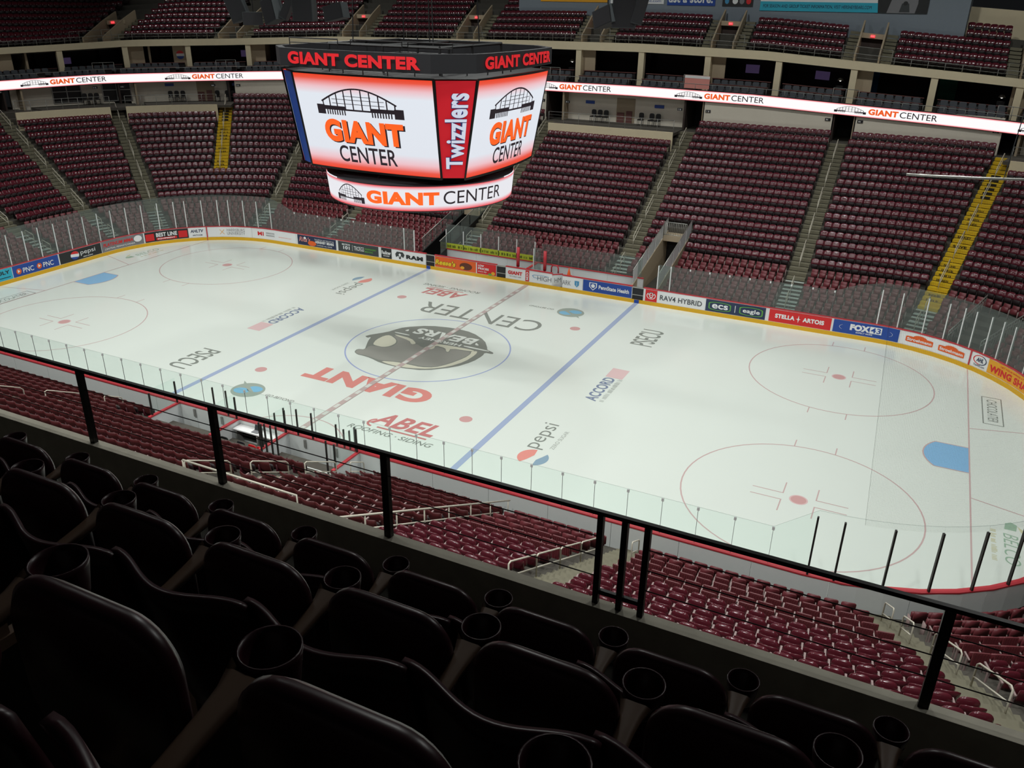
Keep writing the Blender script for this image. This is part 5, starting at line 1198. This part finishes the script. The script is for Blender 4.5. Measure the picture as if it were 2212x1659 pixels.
# seats with cup holders
FB = back_grid(20, 7, .505, .36, .86, .0, .10, .022, -.09, .015)
FB = ([(x, y-.065*(.5+.5*cos(pi*x/.2525))-.012*x/.25, z+.012*(x/.25)**2) for x, y, z in FB[0]], FB[1])      # the long wave of a row of backs
FP = pan_shape(.41, .36, .75, .05, .105, .11, 8, .018)
cup = MB().lathe([(.0,.575),(.040,.578),(.050,.645),(.0535,.66),(.0575,.66),(.0560,.645),(.046,.575),(.042,.568),(.0,.566)], (-.25,.20,0), 28)
armF = MB(); sec = [(-.17,.021,.595),(-.10,.022,.612),(-.02,.022,.628),(.05,.024,.640),(.10,.030,.648),(.135,.042,.653),(.16,.052,.655),(.19,.054,.655)]; vs_ = []
for y_, w_, z_ in sec:
    for dx_, dz_ in ((-1,-.006),(-.6,0),(.6,0),(1,-.006),(.8,-.03),(-.8,-.03)): vs_.append((-.25+dx_*w_, y_, z_+dz_))
fs_ = [(6*i_+k_, 6*i_+(k_+1)%6, 6*i_+6+(k_+1)%6, 6*i_+6+k_) for i_ in range(4) for k_ in range(6)]
fs_ += [(6*i_+k_, 6*i_+(k_+1)%6, 6*i_+6+(k_+1)%6, 6*i_+6+k_) for i_ in range(4, 6) for k_ in (3,4,5)]      # fork under the cup
fs_ += [(6*4+k_, 6*4+k_+1, 6*5+k_+1, 6*5+k_) for k_ in (0,1,2)]
armF.add(vs_, fs_+[(0,5,4,3,2,1)])
legF = MB().box((-.25,-.06,.3), (.03,.06,.6)).box((-.25,.0,.03), (.05,.3,.05))
tabF = MB().box((.247,-.10,.80), (.012,.05,.12))
bme, pme = me_of('backrest', FB, 'maroon_shaded'), me_of('seat_pan', FP, 'maroon_shaded')  # same seat maroon, darkened so the foreground's shade sits in the colour
cme = me_of('cup_holder', mbvf(cup), 'maroon_shaded'); ame = me_of('armrest', mbvf(armF), 'gold_plastic'); lme = me_of('leg', mbvf(legF), 'gold_plastic', False)
ft = None
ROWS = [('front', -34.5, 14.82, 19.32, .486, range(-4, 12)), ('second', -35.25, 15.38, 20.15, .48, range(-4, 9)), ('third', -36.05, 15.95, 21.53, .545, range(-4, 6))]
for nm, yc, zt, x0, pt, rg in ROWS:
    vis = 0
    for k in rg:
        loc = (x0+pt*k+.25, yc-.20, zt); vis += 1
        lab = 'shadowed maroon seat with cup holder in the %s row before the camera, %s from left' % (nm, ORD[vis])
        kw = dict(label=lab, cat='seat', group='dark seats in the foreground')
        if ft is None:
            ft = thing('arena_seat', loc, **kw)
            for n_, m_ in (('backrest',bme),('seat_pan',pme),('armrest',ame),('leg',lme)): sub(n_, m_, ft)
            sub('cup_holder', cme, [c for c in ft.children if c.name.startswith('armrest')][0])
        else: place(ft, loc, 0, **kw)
print('SEATS individual', len(IND), 'stuff', len(stuffA), len(stuffB), 'objects', len(bpy.data.objects))
